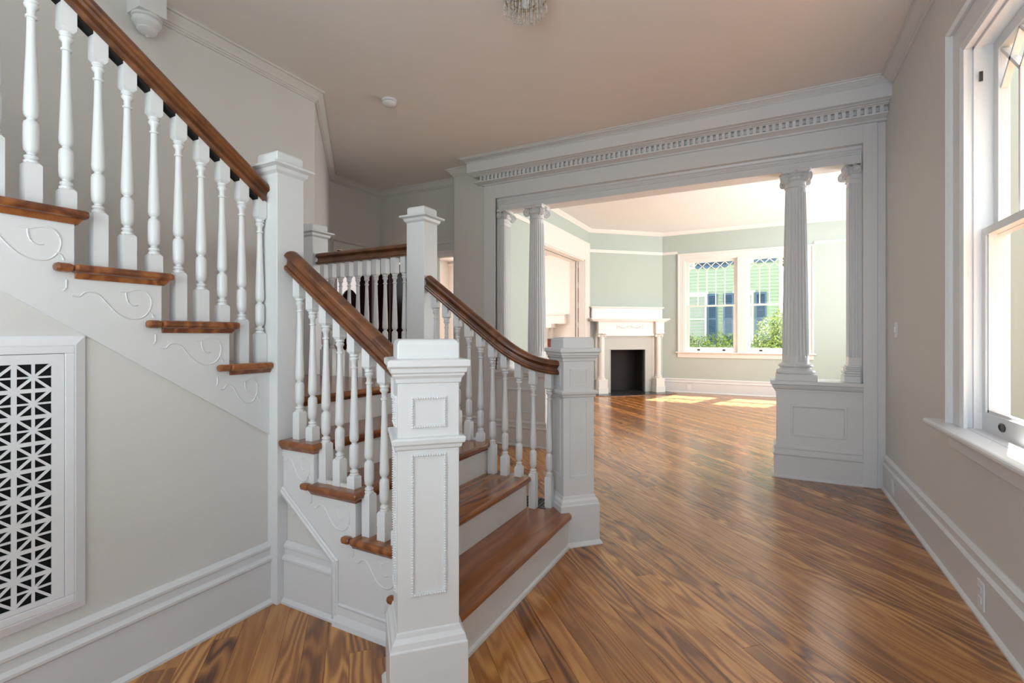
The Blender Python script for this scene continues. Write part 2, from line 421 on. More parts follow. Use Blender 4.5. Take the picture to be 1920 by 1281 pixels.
for k in range(npitch):
    x = -2.91 + px * k
    if dobj is None:
        dobj = dm.build('dentil', 'trim'); dobj.location = (0, 0, 0); c0 = dobj
        off = Vector((.012, -.018, 0)); o = dobj
    else:
        o = dobj.copy(); C.objects.link(o); o.parent = None
    o.location = Vector((x, 4.81, 3.0165)) + off
    attach(o, ent)
# casing: outer flat, stepped inner beam
cas = thing('trim_9', 'broad flat white casing framing the columned opening', 'casing', (-1.05, YC, 0), kind='structure')
MB().box(-2.928, JL, YC, YW + .02, 0, 2.98).build('side_casing', 'trim', cas, bevel=.002)
MB().box(JR, .795, YC, YW + .02, 0, 2.98).build('side_casing', 'trim', cas, bevel=.002)
MB().box(.795, XR, YC + .016, YW + .02, 0, 2.98).build('side_strip', 'trim', cas, bevel=.002)
MB().box(JL, JR, YC, YW + .05, 2.826, 2.98).build('head_casing', 'trim', cas)
st = [(0, 2.826), (0, 2.700), (.06, 2.700)]
MB().prism([(YC + .11, 2.70), (YC + .092, 2.70), (YC + .092, 2.765), (YC + .084, 2.768), (YC + .084, 2.780), (YC + .076, 2.783), (YC + .076, 2.797), (YC + .062, 2.806), (YC + .056, 2.826), (YC + .11, 2.826)], 'x', JL, JR).build('stepped_beam', 'trim', cas)
MB().box(JL, JR, YC + .11, YB, ZB, ZB + .02).build('soffit', 'trim_warm', cas)
for x in (JL, JR):
    sg = 1 if x == JL else -1
    MB().box(x, x + sg * .012, YC + .06, YB, 0, ZB).build('jamb', 'trim', cas)
MB().box(-2.928, JL, YB, YB + .03, 0, 2.94).build('rear_casing', 'trim_warm', cas)
MB().box(JR, .86, YB, YB + .03, 0, 2.94).build('rear_casing', 'trim_warm', cas)
MB().box(-2.928, .86, YB, YB + .03, 2.70, 2.94).build('rear_casing', 'trim_warm', cas)

# pedestals, columns, pilasters
CY = 5.0
def fluted(n, r, depth=.10, per=8):
    pts = []
    for i in range(n):
        for k in range(per):
            a = 2 * PI * (i + k / per) / n
            q = k / per
            d = 0 if q < .18 else math.sin(PI * (q - .18) / .82) ** .8
            pts.append((math.cos(a) * r * (1 - depth * d), math.sin(a) * r * (1 - depth * d)))
    return pts
def volute(mbq, cx, cy, z, ang, R=.043, th=.036):
    """scroll disc whose flat faces stand parallel to the direction ang"""
    d = Vector((math.cos(ang), math.sin(ang), 0)); q = Vector((-d.y, d.x, 0))
    prof = [(.002, -th / 2 - .002), (.010, -th / 2 - .004), (.013, -th / 2 + .004), (.020, -th / 2 + .004), (.023, -th / 2 - .001), (R - .012, -th / 2 + .004), (R - .006, -th / 2 - .002), (R, -th / 2 + .004), (R * .92, 0)]
    prof = prof + [(a, -b) for a, b in reversed(prof[:-1])]
    n = 14; rings = []
    for r, h in prof:
        rings.append([tuple(Vector((cx, cy, z)) + q * h + d * (r * math.cos(2 * PI * i / n)) + Vector((0, 0, r * math.sin(2 * PI * i / n)))) for i in range(n)])
    mbq.loft(rings)
def column(cx, lab):
    t = thing('column', lab, 'column', (cx, CY, .85), 'fluted columns in the opening')
    MB().box(cx - .155, cx + .155, CY - .155, CY + .13, .85, .905).build('plinth', 'trim', t, bevel=.004)
    MB().lathe(cx, CY, [(.145, .905), (.152, .915), (.152, .93), (.145, .942), (.128, .948), (.120, .962), (.124, .968), (.134, .972), (.136, .982), (.130, .992), (.112, .996), (.106, 1.01)], 32).build('base', 'trim', t, smooth=50)
    rings = []
    z0, z1 = 1.005, 2.545
    for z, dep in [(z0, 0), (1.05, 0), (1.075, .08)] + [(1.075 + (2.49 - 1.075) * k / 8, .10) for k in range(1, 9)] + [(2.51, 0), (z1, 0)]:
        q = (z - z0) / (z1 - z0); r = .104 - .024 * q ** 1.4
        rings.append([(cx + x, CY + y, z) for x, y in fluted(22, r, dep)])
    MB().loft(rings).build('shaft', 'trim', t, smooth=35)
    c = MB().lathe(cx, CY, [(.080, 2.545), (.088, 2.55), (.088, 2.56), (.080, 2.566), (.080, 2.60), (.100, 2.612), (.104, 2.63), (.094, 2.645), (.090, 2.68)], 24)
    c.square(cx, CY, [(.100, 2.665), (.108, 2.672), (.108, 2.69), (.114, 2.694), (.114, 2.70)])
    for k in range(4):
        a = PI / 4 + PI / 2 * k
        volute(c, cx + .118 * math.cos(a), CY + .118 * math.sin(a), 2.622, a)
        b = PI / 2 * k
        c.octa((cx + .112 * math.cos(b), CY + .112 * math.sin(b), 2.675), .02, .026)
        for e in (-.35, 0, .35):
            c.octa((cx + .102 * math.cos(b + e), CY + .102 * math.sin(b + e), 2.625), .014, .02)
    c.build('capital', 'trim', t, smooth=40)
    return t
column(.225, 'white fluted column with scrolled capital on the pedestal by the light switch wall')
column(-2.305, 'white fluted column with scrolled capital behind the stair handrail')
def pilaster(jx, sg, lab):
    t = thing('pilaster', lab, 'pilaster', (jx + sg * .05, CY, .85), 'fluted pilasters at the jambs')
    a, b = jx + sg * .012, jx + sg * .092
    y0, y1 = 4.925, 5.085
    # cross-section with flutes cut in the front and inner faces
    def flutes(p, q, n, d):
        pts = []; p = Vector(p); q = Vector(q); L = (q - p).length; t_ = (q - p) / L; nn = Vector((-t_.y, t_.x))
        for i in range(n):
            c0 = (i + .5) / n * L; w_ = L / n * .36
            for k in range(7):
                an = PI * k / 6
                pts.append(tuple(p + t_ * (c0 - w_ * math.cos(an)) + nn * d * math.sin(an)))
        return pts
    if sg < 0:
        poly = [(b, y0)] + flutes((b, y0), (a, y0), 4, .007) + [(a, y0), (a, y1), (b, y1)] + flutes((b, y1), (b, y0), 6, .007)
    else:
        poly = [(a, y0)] + flutes((a, y0), (b, y0), 4, .007) + [(b, y0)] + flutes((b, y0), (b, y1), 6, .007) + [(b, y1), (a, y1)]
    plain = [(min(a, b), y0), (max(a, b), y0), (max(a, b), y1), (min(a, b), y1)]
    MB().prism(poly, 'z', 1.06, 2.52).build('shaft', 'trim', t, smooth=40)
    MB().prism(plain, 'z', .99, 1.06).build('shaft_foot', 'trim', t); MB().prism(plain, 'z', 2.52, 2.56).build('shaft_neck', 'trim', t)
    bs = MB()
    for e, z0, z1 in ((.034, .85, .905), (.028, .905, .925), (.036, .925, .945), (.018, .945, .962), (.026, .962, .978), (.012, .978, .995)):
        bs.box(a, b + sg * e, y0 - e, y1 + e, z0, z1)
    bs.build('base', 'trim', t, bevel=.004)
    cp = MB().box(a, b + sg * .008, y0 - .008, y1 + .008, 2.555, 2.565).box(a, b, y0, y1, 2.565, 2.66).box(a, b + sg * .026, y0 - .03, y1 + .03, 2.672, 2.70)
    cp.box(a, b + sg * .014, y0 - .014, y1 + .014, 2.60, 2.63)
    for yy, an in ((y0 - .018, -PI / 4), (y1 + .018, PI / 4)):
        volute(cp, b + sg * .018, yy, 2.622, an if sg > 0 else PI - an)
    volute(cp, a + sg * .03, y0 - .022, 2.628, PI / 2 * 0 , .034, .03)
    cp.octa(((a + b) / 2, y0 - .02, 2.675), .02, .024)
    cp.build('capital', 'trim', t, smooth=40)
pilaster(JR, -1, 'white fluted pilaster at the jamb by the light switch wall')
pilaster(JL, 1, 'white fluted pilaster at the jamb by the rounded plaster corner')
def pedestal(x0, x1, lab, inner):
    """x0..x1 body; inner = -1 when the free end is at x0, +1 when it is at x1"""
    t = thing('pedestal', lab, 'pedestal', ((x0 + x1) / 2, CY, 0), 'panelled pedestals under the columns')
    y0, y1 = 4.895, 5.115
    px0, px1, pz0, pz1 = x0 + .11, x1 - .11, .375, .64
    if inner > 0: px0, px1 = x0 + .11, x1 - .11
    f = MB().box(x0, px0, y0, y0 + .03, .2, .76).box(px1, x1, y0, y0 + .03, .2, .76).box(px0, px1, y0, y0 + .03, .2, pz0).box(px0, px1, y0, y0 + .03, pz1, .76)
    f.box(x0, x1, y0 + .03, y1, 0, .76).box(x0, x1, y0, y0 + .03, 0, .2)
    f.build('body', 'trim', t)
    MB().box(px0, px1, y0 + .012, y0 + .03, pz0, pz1).build('panel', 'trim', t)
    fr = [(px0, y0)]
    pm = MB()
    for (a, b, c, d) in ((px0 - .004, px1 + .004, pz0 - .004, pz0 + .016), (px0 - .004, px1 + .004, pz1 - .016, pz1 + .004)): pm.box(a, b, y0 - .006, y0 + .012, c, d)
    for (a, b) in ((px0 - .004, px0 + .016), (px1 - .016, px1 + .004)): pm.box(a, b, y0 - .0055, y0 + .012, pz0, pz1)
    pm.build('panel_molding', 'trim', t, bevel=.004)
    # cap and base carried round the three free sides
    if inner < 0: path = [(x1, y0), (x0, y0), (x0, y1), (x1, y1)]; sd = -1
    else: path = [(x0, y0), (x1, y0), (x1, y1), (x0, y1)]; sd = 1
    MB().mold(path, [(0, .748), (.010, .748), (.010, .758), (.016, .762), (.016, .772), (.022, .776), (.034, .795), (.038, .815), (.050, .820), (.050, .85), (0, .85)], side=sd).build('cap', 'trim', t, smooth=35)
    MB().box(x0, x1, y0, y1, .76, .85).build('cap_core', 'trim', t)
    MB().mold(path, BASE, side=sd).build('baseboard', 'trim', t, smooth=35)
pedestal(.075, JR, 'white panelled pedestal standing against the light switch wall', -1)
pedestal(JL, -2.155, 'white panelled pedestal standing behind the stair balusters', 1)

# ------------------------------------------------------------------ sash windows
def sash_unit(win, xf, a0, a1, z0, zm, z1, lifts, d0=-.045, mat='trim', stile=.055):
    """double-hung unit between a0..a1; o is depth (positive = into the room)"""
    W = a1 - a0
    lo = MB(xf)
    lo.box(a0, a0 + stile, d0 - .04, d0, z0, zm).box(a1 - stile, a1, d0 - .04, d0, z0, zm)
    lo.box(a0 + stile, a1 - stile, d0 - .04, d0, z0, z0 + .085).box(a0 + stile, a1 - stile, d0 - .04, d0, zm - .035, zm)
    g = .012
    for (p, q, r, s_) in ((a0 + stile, a0 + stile + g, z0 + .085, zm - .035), (a1 - stile - g, a1 - stile, z0 + .085, zm - .035)): lo.box(p, q, d0 - .03, d0 - .008, r, s_)
    lo.box(a0 + stile, a1 - stile, d0 - .03, d0 - .008, z0 + .085, z0 + .085 + g)
    lower = lo.build('lower_sash', mat, win)
    MB(xf).box(a0 + stile, a1 - stile, d0 - .024, d0 - .020, z0 + .085, zm - .035).build('pane', 'glass', lower)
    for la in lifts:
        l = MB(xf)
        n = 18; R1, R2 = .034, .019
        def ell(k, rr, rz, o): return (la + rr * math.cos(2 * PI * k / n), o, z0 + .043 + rz * math.sin(2 * PI * k / n))
        l.loft([[ell(k, R1, R2, d0) for k in range(n)], [ell(k, R1, R2, d0 + .004) for k in range(n)], [ell(k, R1 * .78, R2 * .74, d0 + .006) for k in range(n)], [ell(k, R1 * .6, R2 * .55, d0 + .0015) for k in range(n)]])
        l.build('sash_lift', 'iron', lower, smooth=40, label='dark bronze oval sash lift')
    d1 = d0 - .045
    up = MB(xf)
    up.box(a0, a0 + stile, d1 - .04, d1, zm - .035, z1).box(a1 - stile, a1, d1 - .04, d1, zm - .035, z1)
    up.box(a0 + stile, a1 - stile, d1 - .04, d1, z1 - .055, z1).box(a0 + stile, a1 - stile, d1 - .04, d1, zm - .035, zm)
    upper = up.build('upper_sash', mat, win)
    b0, b1 = a0 + stile, a1 - stile; zt = z1 - .055; zb = zm
    MB(xf).box(b0, b1, d1 - .024, d1 - .020, zb, zt).build('pane', 'glass', upper)
    n = 5; p = (b1 - b0) / n; hz = p * .95; zf = zt - hz
    mw = .009
    for k in range(1, n):
        MB(xf).box(b0 + k * p - mw, b0 + k * p + mw, d1 - .034, d1 - .008, zb, zf).build('muntin', mat, upper)
    def bar(x0, za, x1, zb_):
        dx, dz = x1 - x0, zb_ - za; L = math.hypot(dx, dz); nx, nz = -dz / L * mw * .85, dx / L * mw * .85
        q = [(x0 + nx, za + nz), (x1 + nx, zb_ + nz), (x1 - nx, zb_ - nz), (x0 - nx, za - nz)]
        MB(xf).loft([[(u, d1 - .034, v) for u, v in q], [(u, d1 - .008, v) for u, v in q]]).build('muntin', mat, upper)
    for k in range(n):
        bar(b0 + k * p, zf, b0 + (k + 1) * p, zt); bar(b0 + k * p, zt, b0 + (k + 1) * p, zf)
    # meeting-rail lock and parting stops
    MB(xf).box(a0 - .02, a0, d1 - .06, 0, z0, z1).box(a1, a1 + .02, d1 - .06, 0, z0, z1).box(a0 - .02, a1 + .02, d1 - .06, 0, z1, z1 + .02).build('jamb', mat, win)
    MB(xf).box(a0, a0 + .014, d0, d0 + .03, z0, z1).box(a1 - .014, a1, d0, d0 + .03, z0, z1).box(a0, a1, d0, d0 + .03, z1 - .014, z1).build('stop', mat, win)
    MB(xf).box(a0 - .02, a1 + .02, d1 - .08, .0, z0 - .03, z0).build('sill', mat, win)

def casing(win, xf, a0, a1, z0, z1, cw, mat='trim', stool=.10, over=.19):
    """side and head casings with backband, stool and apron round an opening a0..a1"""
    prof = [(0, 0), (0, .014), (.010, .018), (.018, .014), (.026, .014), (.034, .020), (.042, .014), (cw - .035, .014), (cw - .035, .030), (cw - .022, .042), (cw, .034), (cw, 0)]
    def up(side):
        e = a0 if side < 0 else a1
        m_ = MB(xf)
        m_.loft([[(e + side * p, o, z0) for p, o in prof], [(e + side * p, o, z1 + p) for p, o in prof]])
        m_.build('side_casing', mat, win, smooth=30)
    up(-1); up(1)
    MB(xf).loft([[(a0 - p, o, z1 + p) for p, o in prof], [(a1 + p, o, z1 + p) for p, o in prof]]).build('head_casing', mat, win, smooth=30)
    c0, c1 = a0 - cw - over + .06, a1 + cw + over - .06
    MB(xf).box(c0, c1, -.005, stool, z0 - .03, z0).build('stool', mat, win, bevel=.01)
    MB(xf).box(a0 - cw, a1 + cw, 0, .022, z0 - .125, z0 - .03).build('apron', mat, win, bevel=.004)

xr = lambda a, o, z: (XR - o, a, z)
win1 = thing('window_1', 'tall double hung hall window with lattice top in the greige wall', 'window', (XR, (WY0 + WY1) / 2, WZ0), kind='structure')
sash_unit(win1, xr, WY0 + .02, WY1 - .02, .80, 1.755, 2.64, (WY0 + .27, WY1 - .262), d0=-.06)
casing(win1, xr, WY0 + .06, WY1 - .06, .80, 2.62, .185)
MB(xr).box(WY1 - .055, WY1 - .047, -.058, -.045, 2.46, 2.505).build('sash_pulley', 'iron', win1, label='dark sash pulley in the jamb')
# parlor twin window
xp = lambda a, o, z: (a, YP - o, z)
win2 = thing('window_2', 'pair of double hung parlor windows with lattice tops facing the green house', 'window', (-.46, YP, .88), kind='structure')
PW0, PWM0, PWM1, PW1 = -1.575, -.535, -.385, .655
sash_unit(win2, xp, PW0, PWM0, .885, 1.885, 2.86, (-1.30, -.80), d0=-.03, mat='trim_warm', stile=.075)
sash_unit(win2, xp, PWM1, PW1, .885, 1.885, 2.86, (-.11, .39), d0=-.03, mat='trim_warm', stile=.075)
casing(win2, xp, PW0, PW1, .885, 2.86, .15, 'trim_warm', .07, .10)
MB(xp).box(PWM0 - .005, PWM1 + .005, -.01, .02, .885, 2.86).build('mullion_casing', 'trim_warm', win2)
MB(xp).box(PWM0 + .02, PWM1 - .02, -.15, -.01, .885, 2.86).build('mullion', 'trim_warm', win2)

# ------------------------------------------------------------------ parlor shell
def sage_wall(mb, name, lab): return struct(mb, name, 'sage', lab, 'wall')
OZ = 2.80; OY0, OY1 = 7.45, 9.62
mb = MB().box(XP - .32, XP, 5.352, OY0, 0, HP).box(XP - .32, XP, OY0, OY1, OZ, HP).box(XP - .12, XP, OY1, 9.95, 0, HP).box(XP - .32, XP - .2, OY1, 9.95, 0, HP)
sage_wall(mb, 'wall_parlor_left', 'sage green parlor wall with the pocket door opening')
d = (PB - PA).normalized(); nrm = Vector((d.y, -d.x))
SL = (PB - PA).length
def xd(s_, o, z):
    q = PA + d * s_ + nrm * o
    return (q.x, q.y, z)
mb = MB(xd).box(0, .45, -.12, 0, 0, HP).box(1.32, SL, -.12, 0, 0, HP).box(.45, 1.32, -.12, 0, .94, HP)
sage_wall(mb, 'wall_parlor_corner', 'slanting sage green wall behind the corner fireplace')
mb = MB().box(PB.x - .1, PW0 - .02, YP, YP + .16, 0, HP).box(PW1 + .02, 3.2, YP, YP + .16, 0, HP).box(PW0 - .02, PW1 + .02, YP, YP + .16, 0, .855).box(PW0 - .02, PW1 + .02, YP, YP + .16, 2.88, HP)
sage_wall(mb, 'wall_parlor_back', 'sage green parlor wall around the twin windows')
mb = MB().box(3.0, 3.15, YB, 6.2, 0, HP).box(3.0, 3.15, 10.2, YP + .1, 0, HP).box(3.0, 3.15, 6.2, 10.2, 0, .7).box(3.0, 3.15, 6.2, 10.2, 3.0, HP).box(XR + .1, 3.15, YB - .12, YB, 0, HP)
sage_wall(mb, 'wall_parlor_right', 'sage green parlor side wall beyond the opening')
struct(MB().box(-3.9, 3.2, YW + .1, YP + .2, HP, HP + .2), 'ceiling_parlor', 'ceil_white', 'bright white parlor ceiling', 'ceiling')
loop = [(XP, YB), (XP, PA.y), (PB.x, PB.y), (3.0, YP)]
struct(MB().mold(loop, CROWNP, side=1, z=HP), 'trim_5', 'trim_warm', 'small white crown moulding around the parlor ceiling', 'crown moulding', smooth=35)
struct(MB().mold([(XP, YB), (XP, OY0 - .3)], RAILP, side=1, z=3.04).mold([tuple(PA), tuple(PB), (PW0 - .155, YP)], RAILP, side=1, z=3.04).mold([(PW1 + .155, YP), (3.0, YP)], RAILP, side=1, z=3.04),
       'trim_6', 'trim_warm', 'white picture rail along the sage parlor walls', 'picture rail')
struct(MB().mold([(PB.x + .0, YP), (3.0, YP)], [(a, b * 1.07) for a, b in BASE], side=1), 'baseboard_parlor', 'trim', 'white baseboard below the parlor windows', 'baseboard', smooth=35)
struct(MB().mold([(XP, YB), (XP, OY0 - .2)], BASE, side=1), 'baseboard_parlor_left', 'trim', 'white baseboard of the parlor side wall', 'baseboard', smooth=35)
# pocket door opening to the dining room
pk = thing('door_1', 'wide cased pocket door opening from parlor to dining room', 'doorway', (XP, 8.5, 0), kind='structure')
xq = lambda a, o, z: (XP + o, a, z)
cp_ = [(0, 0), (0, .016), (.02, .022), (.03, .016), (.13, .018), (.17, .034), (.20, .03), (.20, 0)]
MB(xq).loft([[(OY1 + p_ * 1.35, o, 0) for p_, o in cp_], [(OY1 + p_ * 1.35, o, OZ + p_ * 1.9) for p_, o in cp_]]).build('side_casing', 'trim_warm', pk, smooth=30)
MB(xq).loft([[(OY0 - p_ * 1.35, o, 0) for p_, o in cp_], [(OY0 - p_ * 1.35, o, OZ + p_ * 1.9) for p_, o in cp_]]).build('side_casing', 'trim_warm', pk, smooth=30)
MB(xq).loft([[(OY0 - p_ * 1.35, o, OZ + p_ * 1.9) for p_, o in cp_], [(OY1 + p_ * 1.35, o, OZ + p_ * 1.9) for p_, o in cp_]]).build('head_casing', 'trim_warm', pk, smooth=30)
MB().box(XP - .12, XP, OY1 - .025, OY1, 0, OZ).build('jamb', 'trim_warm', pk)
MB().box(XP - .32, XP - .20, OY1 - .025, OY1, 0, OZ).build('jamb', 'trim_warm', pk)
MB().box(XP - .32, XP, OY0, OY0 + .025, 0, OZ).build('jamb', 'trim_warm', pk)
MB().box(XP - .32, XP - .18, OY0, OY1, OZ - .025, OZ).box(XP - .14, XP, OY0, OY1, OZ - .025, OZ).build('head_jamb', 'trim_warm', pk)
MB().box(XP - .165, XP - .155, OY0, OY1, OZ - .02, OZ - .005).build('door_track', 'iron', pk, label='dark sliding door track')
MB().box(XP - .185, XP - .135, OY1 - .012, 9.95, 0, OZ).build('pocket_door', 'trim_warm', pk, label='edge of the white sliding door inside its pocket')
for k in range(6): MB().box(XP - .134, XP - .121, OY1 - .02, OY1 - .01, .25 + k * .42, .25 + k * .42 + .3).build('pocket_slot', 'black', pk, label='dark slot beside the sliding door')
# dining room beyond
mb = MB().box(-8.0, XP - .32, 11.3, 11.45, 0, HP).box(-8.1, -7.95, 5.3, 6.8, 0, HP).box(-8.1, -7.95, 10, 11.4, 0, HP).box(-8.1, -7.95, 6.8, 10, 0, .7).box(-8.1, -7.95, 6.8, 10, 2.9, HP).box(-8, -4.83, 5.2, 5.35, 0, HP).box(XP - .34, XP - .30, 9.95, 11.4, 0, HP)
struct(mb, 'wall_dining', 'cream', 'cream dining room walls seen through the pocket doorway', 'wall')
struct(MB().box(-8.1, -3.6, 5.2, 11.45, 3.3, 3.5), 'ceiling_dining', 'ceil_white', 'white dining room ceiling', 'ceiling')
struct(MB().mold([(-8.0, 11.3), (XP - .34, 11.3)], CROWNP, side=1, z=3.24), 'trim_7', 'trim_warm', 'crown moulding of the cream dining room', 'crown moulding')
dmx0, dmx1 = -6.2, -4.40
dm_ = thing('dining_mantel', 'white mantel with brick fireplace in the cream dining room', 'fireplace', ((dmx0 + dmx1) / 2, 11.2, 0))
MB().box(dmx0, dmx1, 11.16, 11.30, 1.52, 1.74).build('overmantel', 'trim_warm', dm_, bevel=.005)
MB().box(dmx0 - .03, dmx1 + .03, 11.13, 11.30, 1.74, 1.765).build('overmantel_cap', 'trim_warm', dm_, bevel=.004)
MB().box(dmx0 - .08, dmx1 - .28, 10.98, 11.30, 1.42, 1.52).build('shelf', 'trim_warm', dm_, bevel=.008)
MB().box(dmx0, dmx1 - .34, 11.12, 11.30, 1.16, 1.42).build('frieze', 'trim_warm', dm_, bevel=.005)
for xx in (dmx0 + .14, dmx1 - .45):
    MB().lathe(xx, 11.06, [(.07, .0), (.07, .3), (.045, .32), (.04, .8), (.036, 1.30), (.06, 1.34), (.07, 1.42)], 12).build('mantel_column', 'trim_warm', dm_, smooth=40)
for r_ in range(14):
    for c_ in range(5):
        MB().box(-5.05 + c_ * .1 + (.05 if r_ % 2 else 0), -5.05 + c_ * .1 + .092 + (.05 if r_ % 2 else 0), 11.2, 11.29, r_ * .082, r_ * .082 + .074).build('brick', 'brick', dm_)

# ------------------------------------------------------------------ corner fireplace
fp = thing('corner_fireplace', 'cream corner mantel with columns and black firebox', 'fireplace', xd(.87, 0, 0))
def fm(*a, name, mat='trim_warm', bevel=0, **k):
    return MB(xd).box(*a).build(name, mat, fp, bevel=bevel, **k)
S0, S1 = .02, 1.70
fm(S0, S1 - .03, .0, .12, 1.60, 1.815, name='overmantel', bevel=.004)
MB(xd).box(S0 - .02, S1 - .01, 0, .14, 1.815, 1.83).box(S0 - .035, S1, 0, .155, 1.83, 1.85).build('overmantel_cap', 'trim_warm', fp, bevel=.004)
MB(xd).box(-.06, 1.76, 0.0, .29, 1.575, 1.60).box(-.035, 1.735, 0, .265, 1.555, 1.575).box(-.01, 1.71, 0, .235, 1.535, 1.555).build('mantel_shelf', 'trim_warm', fp, bevel=.004)
fm(.13, 1.62, 0, .13, 1.255, 1.535, name='frieze')
MB(xd).box(.30, 1.46, .0, .142, 1.245, 1.262).box(.30, 1.46, .0, .138, 1.225, 1.245).build('frieze_molding', 'trim_warm', fp)
for a, b in ((.13, .33), (1.47, 1.67)):
    MB(xd).box(a, b, 0, .20, 1.29, 1.52).box(a - .012, b + .012, 0, .212, 1.52, 1.536).box(a - .008, b + .008, 0, .208, 1.275, 1.29).build('frieze_block', 'trim_warm', fp, bevel=.003)
    MB(xd).box(a, b, 0, .06, 0, 1.28).build('backing_pilaster', 'trim_warm', fp)
    c = (a + b) / 2
    MB(xd).box(a, b, 0, .22, .02, .30).box(a - .01, b + .01, 0, .23, .0, .14).box(a - .006, b + .006, 0, .226, .29, .31).build('column_plinth', 'trim_warm', fp, bevel=.004)
    q = xd(c, .125, 0)
    MB().lathe(q[0], q[1], [(.075, .31), (.08, .32), (.08, .335), (.066, .345), (.07, .355), (.07, .37), (.056, .38), (.054, .7), (.046, 1.19), (.052, 1.195), (.052, 1.205), (.046, 1.21), (.06, 1.235), (.06, 1.25)], 18).build('mantel_column', 'trim_warm', fp, smooth=45)
    v_ = MB(); 
    for sg in (-1, 1): 
        qq = xd(c + sg * .07, .125, 0); volute(v_, qq[0], qq[1], 1.235, math.atan2(d.y, d.x), .034, .10)
    v_.box(q[0] - .06, q[0] + .06, q[1] - .06, q[1] + .06, 1.255, 1.28)
    v_.build('column_capital', 'trim_warm', fp, smooth=40)
# carved swag on the frieze
orn = MB(xd)
def swag(s0, s1, z, dip):
    for k in range(13):
        q = k / 12; orn.octa((s0 + (s1 - s0) * q, .132, z - dip * math.sin(PI * q)), .011, .013)
swag(.62, .85, 1.43, .035); swag(.92, 1.15, 1.43, .035)
for k in range(9):
    a = 2 * PI * k / 9; orn.octa((.885 + .035 * math.cos(a), .132, 1.41 + .035 * math.sin(a)), .010)
for sx in (.58, 1.19):
    for k in range(5): orn.octa((sx, .132, 1.45 - k * .022), .012 - .001 * k)
orn.build('carved_swag', 'trim_warm', fp, smooth=60)
fm(.33, .46, 0, .05, 0, 1.225, name='surround', mat='surround'); fm(1.31, 1.47, 0, .05, 0, 1.225, name='surround', mat='surround'); fm(.46, 1.31, 0, .05, .93, 1.225, name='surround', mat='surround')
MB(xd).box(.46, .475, .0, .056, .0, .945).box(1.295, 1.31, 0, .056, 0, .945).box(.46, 1.31, 0, .056, .93, .945).build('firebox_trim', 'surround', fp)
MB(xd).box(.45, 1.32, -.46, -.44, 0, .94).box(.43, .45, -.46, 0, 0, .94).box(1.32, 1.34, -.46, 0, 0, .94).box(.43, 1.34, -.46, 0, .94, .96).box(.43, 1.34, -.46, .05, -.004, .006).build('firebox', 'dark_brick', fp)
h = MB(xd); hx = [(-.02, .05), (-.02, .42), (.10, .56), (1.62, .56), (1.78, .42), (1.80, .05)]
h.loft([[(a, b, .001) for a, b in hx], [(a, b, .012) for a, b in hx]])
h.build('hearth', 'slate', fp)
hb = MB(xd); hy = [(-.05, .05), (-.05, .44), (.09, .595), (1.64, .595), (1.82, .44), (1.84, .05)]
hb.loft([[(a, b, 0) for a, b in hy], [(a, b, .008) for a, b in hy]]); hb.build('hearth_border', 'tread', fp)

# ------------------------------------------------------------------ staircase
stair = thing('staircase', 'white balustered turning staircase with brown wooden treads and handrails', 'staircase', (-1.6, 2.08, 0))
YS = 1.513; YF = 2.647                 # outer stringer faces of the lower flight
YN, YO = 1.553, 2.607                  # baluster lines
XRISE = [-1.035 - .2535 * k for k in range(5)]
TZ = [.205, .395, .585, .765, .943]
LZ = TZ[4]
TH_ = .030
XS = -2.055                            # upper stringer face
XU = -2.092                             # upper baluster line
YR = [1.555 - .265 * k for k in range(9)]
UZ = [1.124 + .181 * k for k in range(9)]
# lower flight treads and risers
NEW_N = (-1.05, 1.352); NEW_F = (-1.065, 2.825)
for k in range(4):
    x1 = XRISE[k] + .032; x0 = XRISE[k + 1] - .01
    ya, yb = YS - .032, YF + .032
    m_ = MB()
    if k == 3:
        m_.prism([(-1.999, ya), (x1, ya), (x1, yb), (-1.999, yb), (-1.999, 2.55), (x0, 2.55), (x0, 1.64), (-1.999, 1.64)], 'z', TZ[k] - TH_, TZ[k])
    elif k == 0:
        poly = [(x0, ya), (-1.17, ya), (-1.17, 1.40), (-1.04, 1.40), (x1, 1.46), (x1, 2.66), (-1.05, 2.72), (-1.16, 2.76), (-1.16, yb), (x0, yb)]
        m_.prism(poly, 'z', TZ[0] - TH_, TZ[0])
    else:
        m_.box(x0, x1, ya, yb, TZ[k] - TH_, TZ[k])
    if k < 3: m_.box(x0 - .05, x0, ya, YS - .0005, TZ[k] - TH_, TZ[k])
    o = m_.build('tread', 'tread', stair, bevel=.011)
    m2 = MB().mold([(x0, YS), (XRISE[k], YS), (XRISE[k], YF), (x0, YF)] if k else [(XRISE[1], YS), (-1.2, YS)], [(0, -.018), (.007, -.018), (.016, -.004), (.018, 0), (0, 0)], side=1, z=TZ[k] - TH_)
    m2.build('cove_molding', 'tread', stair)
    z0 = TZ[k - 1] if k else 0
    MB().box(XRISE[k] - .02, XRISE[k], YS + .0305 if k else 1.40, YF - .0305 if k else 2.76, z0, TZ[k] - TH_).build('riser', 'trim', stair)
MB().box(XRISE[4] - .02, XRISE[4], 1.60, YF - .03, TZ[3], LZ - TH_).build('riser', 'trim', stair)
MB().box(XL, XRISE[4] + .032, 1.555, YF + .01, LZ - TH_, LZ).build('landing', 'tread', stair, bevel=.011)
MB().box(XL, XRISE[4] - .0205, 1.575, YF, LZ - .25, LZ - TH_ - .001).build('landing_fascia', 'trim', stair)
MB().mold([(XRISE[4], 1.56), (XRISE[4], YF)], [(0, -.018), (.007, -.018), (.016, -.004), (.018, 0), (0, 0)], side=1, z=LZ - TH_).build('cove_molding', 'tread', stair)
# shoe along the first riser
MB().mold([(XRISE[0], 1.46), (XRISE[0], 2.70)], [(0, 0), (.014, 0), (.012, .012), (0, .018)], side=1).build('shoe_molding', 'trim', stair)
